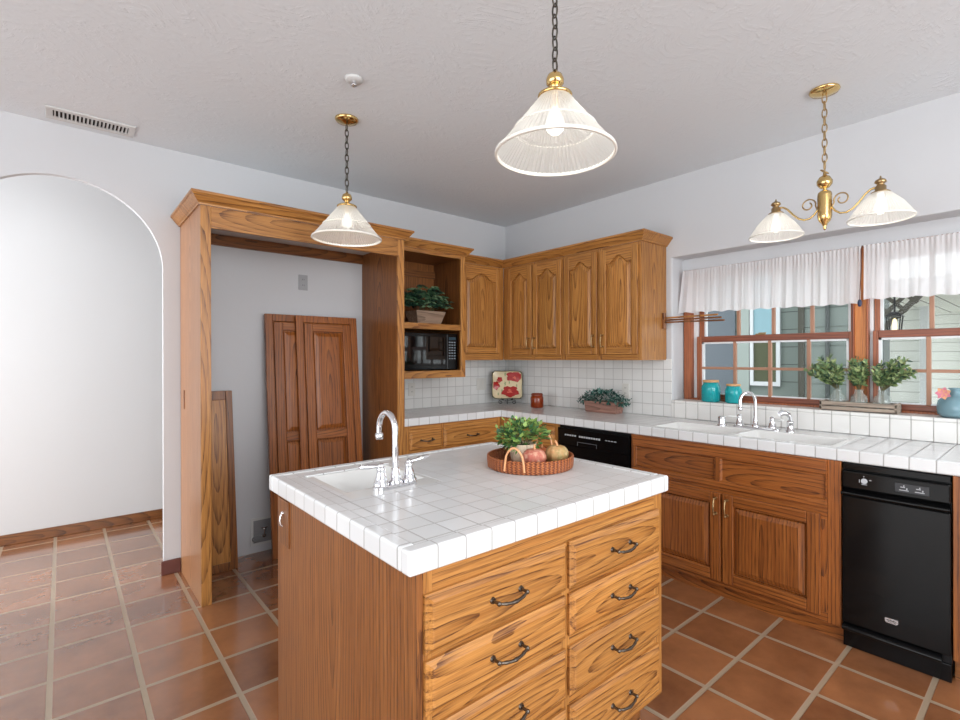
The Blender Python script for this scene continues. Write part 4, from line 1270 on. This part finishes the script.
def valance(label, y0, y1, seed):
    rn = random.Random(seed)
    t = thing('window_valance', label, 'valance', (.085, (y0+y1)/2, 1.66), frame='room')
    n = 420; rows = 12
    ztop, zbot = 1.985, 1.655
    ph = [rn.uniform(0, 6.28) for _ in range(5)]
    vs = []
    for j in range(rows+1):
        v = j/rows
        for i in range(n+1):
            u = i/n
            y = y0+(y1-y0)*u
            L = abs(y1-y0)
            amp = .002+.008*v if v > .12 else .002
            fr = u*L
            w_ = math.sin(2*PI*fr/.082+ph[0]+1.2*math.sin(2*PI*fr/.31+ph[1]))*.62+math.sin(2*PI*fr/.047+ph[2]+.8*math.sin(2*PI*fr/.23+ph[3]))*.38
            fine = math.sin(2*PI*fr/.021+ph[4])*(.0009+.0026*max(0, 1-v*5))
            z = ztop-(ztop-zbot)*v+(.004*math.sin(2*PI*fr/.1+ph[1]) if v == 1 else 0)+(.022*(1-u) if j == rows else .02*(1-u)*v)
            if j == 0: z += .003*math.sin(2*PI*fr/.02)
            yy = y+(.03*v*max(0, 1-u*12) if seed == 1 else 0)
            vs.append((.085-.012*v+w_*amp+fine, yy, z))
    fs = [(j*(n+1)+i, j*(n+1)+i+1, (j+1)*(n+1)+i+1, (j+1)*(n+1)+i) for j in range(rows) for i in range(n)]
    MB().add(vs, fs, 0, True).build('gathered_cloth', voile, t)
    MB().tube([(.104, y0-.003, 1.970), (.104, y1+.004, 1.970)], .004, 8).tube([(.104, y0-.006, 1.970), (.148, y0-.006, 1.970)], .004, 8).build('rod', iron, t)
valance('gathered white valance over the window nearer the wall cabinets', -1.852, -2.938, 1)
valance('gathered white valance over the window at the picture edge, past the post', -2.951, -4.06, 2)
t = thing('blind_cord', 'dark cord with small blue tassel hanging between the two valances', 'cord', (.07, -2.944, 1.62), frame='room')
MB().tube([(.104, -2.9445, 1.975), (.075, -2.9445, 1.985), (.058, -2.9445, 1.96), (.050, -2.9455, 1.85), (.042, -2.941, 1.72), (.042, -2.940, 1.675)], [.002, .002, .0042, .0035, .0022, .002], 8).build('cord', plain('brown_cord', rgb(96, 52, 36), .6), t)
MB().ball((.042, -2.94, 1.655), .011, 12, 8, 0, (1, 1, 2.0)).build('tassel', plain('dark_blue_tassel', rgb(42, 54, 84), .5), t)

# ------------------------------------------------------------------ pendants, chandelier, ceiling things
def chain(mb, x, y, z0, z1, L, r, w):
    """oval links from z1 down to z0"""
    n = max(1, round((z1-z0)/(L*.78))); step = (z1-z0)/n
    for k in range(n):
        zc = z1-step*(k+.5); h = step*.64
        pts = []
        for i in range(14):
            a = 2*PI*i/14
            u, v = w*math.cos(a), h*math.sin(a)
            pts.append((x+u, y, zc+v) if k % 2 else (x, y+u, zc+v))
        mb.tube(pts, r, 6, 0, True)
def lamp_light(t, p, power):
    l = bpy.data.lights.new('bulb_light', 'POINT'); l.energy = power; l.shadow_soft_size = .03; l.color = (1, .95, .87)
    o = bpy.data.objects.new('bulb_light', l); COL.objects.link(o); o.parent = t; o.location = Vector(p)-PLOC[t.name]
def pendant(label, x, y, zr):
    t = thing('pendant_lamp', label, 'pendant lamp', (x, y, zr), 0, 'ribbed glass pendants over the island', frame='room')
    MB().lathe([(.001, H), (.062, H), (.062, H-.008), (.055, H-.016), (.03, H-.022), (.008, H-.03), (.001, H-.032)], (x, y, 0), 40, 0, True, False).build('canopy', brass, t)
    ch = MB(); chain(ch, x, y, zr+.254, H-.028, .042, .0028, .0095); ch.build('chain', dchain, t)
    MB().lathe([(.001, .258), (.006, .256), (.009, .248), (.022, .240), (.0275, .226), (.027, .214), (.019, .207), (.0135, .202), (.0145, .195), (.026, .190), (.044, .184), (.053, .178), (.053, .170), (.001, .169)], (x, y, zr), 32, 0, True, False).build('cap', brass, t)
    prof = [(.044, .1755), (.050, .168), (.083, .125), (.119, .080), (.124, .078), (.127, .073), (.125, .0705), (.152, .037), (.179, .004), (.181, 0)]
    sh = MB().lathe(prof, (x, y, zr), 140, 0, False, False, .013)
    so = sh.build('shade', shade_mat, t)
    MB().lathe([(.1262, .0715), (.1275, .0735), (.1285, .0715), (.1275, .0695), (.1262, .0715)], (x, y, zr), 72, 0, True, False).build('band', shade_rim, so)
    MB().lathe([(.178, .005), (.186, .003), (.187, -.004), (.179, -.006), (.178, .005)], (x, y, zr), 72, 0, True, False).build('rim', shade_rim, so)
    bz = .026
    bb = MB().lathe([(.001, .030+bz), (.015, .034+bz), (.026, .046+bz), (.030, .060+bz), (.027, .076+bz), (.018, .094+bz), (.013, .108+bz), (.013, .118+bz)], (x, y, zr), 24, 0, True, False)
    bb.build('bulb', bulb_mat, t)
    MB().lathe([(.016, .112+bz), (.017, .118+bz), (.017, .176), (.010, .178)], (x, y, zr), 20).build('socket', brass, t)
    lamp_light(t, (x, y, zr+.030), .8)
pendant('ribbed glass pendant hanging near the refrigerator surround', -2.18, -1.108, 2.008)
pendant('ribbed glass pendant hanging nearest, over the drawer side of the island', -2.215, -2.672, 1.979)

cx, cy = -.531, -2.927
t = thing('chandelier', 'brass two-arm chandelier with frosted shades hanging over the sink', 'chandelier', (cx, cy, 1.98), frame='room')
MB().lathe([(.001, H), (.064, H), (.066, H-.006), (.06, H-.014), (.03, H-.020), (.010, H-.026), (.001, H-.028)], (cx, cy, 0), 40, 0, True, False).build('canopy', brass, t)
ch = MB(); chain(ch, cx, cy, 2.275, H-.024, .046, .003, .0105); ch.build('chain', abrass, t)
MB().tube([(cx+.022*math.cos(2*PI*i/20), cy+.022*math.sin(2*PI*i/20)*.7, 2.262+.011*math.sin(2*PI*i/20)) for i in range(20)], .0032, 8, 0, True).build('hanging_loop', abrass, t)
MB().lathe([(.001, 2.262), (.006, 2.258), (.008, 2.244), (.022, 2.236), (.033, 2.216), (.032, 2.200), (.020, 2.184), (.008, 2.178), (.008, 2.170), (.018, 2.168), (.027, 2.160), (.0295, 2.150), (.030, 2.148), (.030, 2.147), (.030, 2.045), (.030, 2.044), (.029, 2.036), (.024, 2.020), (.012, 2.006), (.010, 1.998), (.006, 1.992), (.008, 1.986), (.003, 1.976), (.001, 1.974)], (cx, cy, 0), 40, 0, True, False, .035).build('column', brass, t)
for s in (1, -1):
    def Q(d, z): return (cx, cy+s*d, z)
    pts = [Q(.028, 2.085), Q(.045, 2.060), Q(.065, 2.045), Q(.09, 2.043), Q(.115, 2.055), Q(.14, 2.08), Q(.165, 2.112), Q(.185, 2.128), Q(.205, 2.132), Q(.222, 2.130)]
    arm = MB().tube(pts, .0048, 10)
    sc = [Q(.030, 2.075), Q(.034, 2.088), Q(.040, 2.105)]
    for i in range(22):
        a = PI-i/21*2*PI*1.15
        r = .034*(1-.62*i/21)
        sc.append(Q(.072+r*math.cos(a), 2.112+r*math.sin(a)))
    ao = arm.build('arm', brass, t)
    MB().tube(sc, .0036, 8).build('scroll', abrass, ao)
    X, Yc, zr = cx, cy+s*.222, 1.985
    MB().lathe([(.001, .196), (.003, .194), (.004, .186), (.009, .182), (.020, .176), (.024, .166), (.017, .160), (.012, .156), (.017, .152), (.022, .146), (.022, .128), (.035, .122), (.038, .118), (.001, .116)], (X, Yc, zr), 28, 0, True, False).build('shade_holder', abrass, t)
    so = MB().lathe([(.030, .120), (.04, .114), (.085, .066), (.122, .010), (.126, 0)], (X, Yc, zr), 120, 0, False, False, .010).build('shade', frost_mat, t)
    MB().lathe([(.124, .003), (.129, .002), (.129, -.003), (.124, -.004), (.124, .003)], (X, Yc, zr), 60, 0, True, False).build('rim', shade_rim, so)
    MB().lathe([(.001, .020), (.014, .024), (.023, .034), (.026, .046), (.023, .060), (.015, .076), (.012, .09), (.012, .116)], (X, Yc, zr), 24, 0, True, False).build('bulb', bulb_mat, t)
    lamp_light(t, (X, Yc, zr+.008), .5)

t = thing('fire_sprinkler', 'small round white sprinkler head on the ceiling near the far pendant', 'sprinkler', (-2.323, -1.502, H-.04), frame='room')
MB().lathe([(.001, H), (.042, H), (.042, H-.004), (.036, H-.012), (.012, H-.014), (.001, H-.014)], (-2.323, -1.502, 0), 32, 0, True, False).build('escutcheon', vent_white, t)
MB().lathe([(.008, H-.013), (.008, H-.026), (.014, H-.028), (.014, H-.032), (.001, H-.033)], (-2.323, -1.502, 0), 16, 0, True, False).build('head', chrome, t)

t = thing('ceiling_vent', 'white slatted air vent in the ceiling near the arch', 'air vent', (-3.232, -.16, H-.012), frame='room')
vx0, vx1, vy0, vy1 = -3.425, -3.042, -.246, -.076
MB().box(vx0, vx1, vy0, vy0+.036, H-.010, H-.0005).box(vx0, vx1, vy1-.036, vy1, H-.010, H-.0005).box(vx0, vx0+.03, vy0+.036, vy1-.036, H-.010, H-.0005).box(vx1-.03, vx1, vy0+.036, vy1-.036, H-.010, H-.0005).build('frame', vent_white, t, bevel=.003)
B(vx0+.03, vx1-.03, vy0+.036, vy1-.036, H-.0015, H-.0005).build('duct_shadow', dark_void, t)
mb = MB()
for k in range(19):
    xx = vx0+.03+(vx1-vx0-.06)*(k+.5)/19
    mb.prism([(xx-.0045, H-.0015), (xx-.0025, H-.0015), (xx+.0035, H-.010), (xx+.0015, H-.010)], 'y', vy0+.036, vy1-.036)
mb.build('slats', vent_white, t)

# ------------------------------------------------------------------ outside the window
siding = NT('painted_siding')
g_ = siding.n('ShaderNodeNewGeometry'); sp3 = siding.n('ShaderNodeSeparateXYZ'); siding.l(g_.outputs['Position'], sp3.inputs[0])
fr_ = siding.math('FRACT', siding.math('DIVIDE', sp3.outputs[2], .21))
siding.bsdf(siding.mix(siding.math('LESS_THAN', fr_, .05), rgb(130, 140, 134), rgb(80, 86, 82)), .7, 0, siding.bump(fr_, .6, .02))
wsid = NT('white_siding')
g_ = wsid.n('ShaderNodeNewGeometry'); sp3 = wsid.n('ShaderNodeSeparateXYZ'); wsid.l(g_.outputs['Position'], sp3.inputs[0])
fr_ = wsid.math('FRACT', wsid.math('DIVIDE', sp3.outputs[2], .16))
wsid.bsdf(wsid.mix(wsid.math('LESS_THAN', fr_, .06), rgb(242, 243, 238), rgb(176, 178, 172)), .7, 0, wsid.bump(fr_, .5, .02))
bsid = NT('porch_boards')
g_ = bsid.n('ShaderNodeNewGeometry'); sp3 = bsid.n('ShaderNodeSeparateXYZ'); bsid.l(g_.outputs['Position'], sp3.inputs[0])
fr_ = bsid.math('FRACT', bsid.math('DIVIDE', sp3.outputs[1], .22))
bsid.bsdf(bsid.mix(bsid.math('LESS_THAN', fr_, .07), rgb(242, 243, 236), rgb(84, 86, 80)), .7)
struct(B(.3, 14, -9, 6, -.3, -.15).build('ground', plain('patio_concrete', rgb(150, 146, 138), .9)))
EX = 3.2
t = thing('neighbouring_wing', 'grey-green sided house wing with a white-framed window, outside the glass', 'house', (EX, -.9, -.15), frame='room')
B(EX, EX+.2, -1.72, 2.4, -.15, 3.2).build('wall', siding.m, t)
B(EX-.25, EX, -2.45, -1.72, -.15, 3.2).build('bay', siding.m, t)
MB().box(EX-.27, EX-.25, -2.49, -2.44, -.15, 3.2).box(EX-.25, EX, -2.49, -2.45, -.15, 3.2).build('corner_board', plain('grey_corner_board', rgb(92, 98, 96), .6), t)
B(EX-.275, EX-.25, -1.77, -1.71, -.15, 3.2).build('corner_shadow', plain('corner_shadow_tone', rgb(74, 72, 62), .6), t)  # dark strip put in for the shadow at the bay corner
MB().tube([(EX-.28, -2.0, -.15), (EX-.28, -2.0, 3.2)], .022, 10).build('downspout', plain('dark_downspout', rgb(70, 76, 74), .5), t)
B(EX-.9, EX+.6, -2.6, 2.6, 3.2, 3.3).build('eave', plain('dark_eave', rgb(80, 78, 72), .7), t)
wf = MB().box(EX-.04, EX, -1.44, -1.395, 1.0, 2.6).box(EX-.04, EX, -1.13, -1.09, 1.0, 2.6).box(EX-.04, EX, -1.395, -1.13, 1.0, 1.05).box(EX-.04, EX, -1.395, -1.13, 2.5, 2.6)
wo = wf.build('window_frame', white_trim, t)
B(EX-.014, EX-.010, -1.395, -1.13, 1.05, 2.5).build('pane', plain('olive_reflection_pane', rgb(92, 96, 72), .06), wo)  # olive colour paints a green-brown reflection into the pane
B(EX-.024, EX-.014, -1.35, -1.13, 1.60, 2.5).build('curtain', plain('pale_blue_curtain', rgb(150, 186, 196), .7), wo)
B(EX-.03, EX-.014, -1.395, -1.13, 1.57, 1.60).build('mullion', plain('brown_sash', rgb(110, 92, 74), .5), wo)
B(EX-.03, EX, -1.075, -.93, -.15, 2.6).build('trim_board', plain('pale_grey_green_trim', rgb(168, 178, 172), .6), t)
B(EX-.02, EX, -.90, -.42, -.1, 2.6).build('door', plain('slate_door', rgb(104, 112, 120), .3), t)
t = thing('white_porch', 'white board porch and siding with a sage green post, outside the second window', 'porch', (6, -4.2, -.15), frame='room')
B(EX+.25, 9.5, -4.4, -1.5, 2.12, 2.2).build('porch_ceiling', bsid.m, t)
B(6.6, 6.8, -2.22, -1.5, -.15, 2.12).build('wall', wsid.m, t)
B(8.2, 8.4, -8, -2.0, -.15, 2.12).build('wall', wsid.m, t)
B(8.1, 8.2, -2.75, -2.62, -.15, 2.12).build('green_post', plain('sage_green_post', rgb(120, 146, 120), .6), t)
B(6.5, 6.6, -2.34, -2.24, -.15, 2.12).build('post', white_trim, t)
B(5.0, 9.3, -3.4, -3.32, 1.98, 2.12).build('beam', plain('cream_beam', rgb(214, 216, 190), .6), t)
lb = MB()
def bar(p, q, wd=.02, x=2.62):
    p = Vector((p[0], p[1])); q = Vector((q[0], q[1])); d = (q-p).normalized(); n = Vector((-d.y, d.x))*wd
    lb.prism([tuple(p+n), tuple(q+n), tuple(q-n), tuple(p-n)], 'x', x, x+.04)
t2 = thing('lattice_bracket', 'dark wooden lattice bracket under the porch roof outside the window', 'lattice', (2.64, -2.6, 1.6), frame='room')
bar((-2.52, 1.60), (-2.97, 2.09), .023); bar((-2.53, 1.735), (-2.85, 2.09), .016, 2.622)
bar((-2.53, 1.83), (-2.64, 1.72), .016, 2.624); bar((-2.57, 1.93), (-2.72, 1.78), .016, 2.626); bar((-2.62, 2.02), (-2.80, 1.86), .016, 2.624)
lb.box(2.62, 2.66, -2.545, -2.50, 1.55, 2.115)
lb.build('lattice_bars', plain('dark_lattice', rgb(66, 62, 52), .7), t2)
MB().box(2.62, 2.93, -2.54, -2.50, 2.07, 2.11).build('header', bpy.data.materials['dark_lattice'], t2)
t3 = thing('porch_lantern', 'black lantern lit with a warm bulb, outside the second window', 'lantern', (2.45, -2.665, 1.59), frame='room')
lx, ly, lz = 2.45, -2.665, 1.595
mb = MB()
for (ax, ay) in ((-1, -1), (1, -1), (1, 1), (-1, 1)):
    mb.tube([(lx+ax*.042, ly+ay*.042, lz), (lx+ax*.052, ly+ay*.052, lz+.13)], .006, 6)
mb.box(lx-.05, lx+.05, ly-.05, ly+.05, lz-.012, lz)
mb.loft([[(lx+a*.066, ly+b*.066, lz+.13) for a, b in ((-1, -1), (1, -1), (1, 1), (-1, 1))], [(lx+a*.025, ly+b*.025, lz+.175) for a, b in ((-1, -1), (1, -1), (1, 1), (-1, 1))]], 0, False)
mb.tube([(lx, ly, lz+.17), (lx, ly, 2.05), (2.60, ly, 2.05)], .008, 6)
mb.build('frame', iron, t3)
MB().lathe([(.001, 0), (.018, .0), (.02, .06), (.012, .10), (.001, .11)], (lx, ly, lz+.005), 16, 0, True, False).build('bulb', glow('lantern_glow', (1, .82, .5, 1), 2.5), t3)

# ------------------------------------------------------------------ repeats share a group
for stem_, phrase in (('base_cabinet', 'oak base cabinets under the counters'), ('wall_cabinet', 'oak wall cabinets in the corner'),
                      ('leaning_oak_panel', 'oak boards stored in the refrigerator bay'), ('small_pumpkin', 'small pumpkins in the tray'),
                      ('wall_outlet', 'outlets on the walls and tile'), ('teal_jar', 'teal jars on the window sill'),
                      ('glass_vase', 'glass vases in the crate'), ('window_valance', 'white valances over the windows')):
    for o in list(S.objects):
        if o.name.split('.')[0] == stem_ and 'category' in o and 'group' not in o: o['group'] = phrase
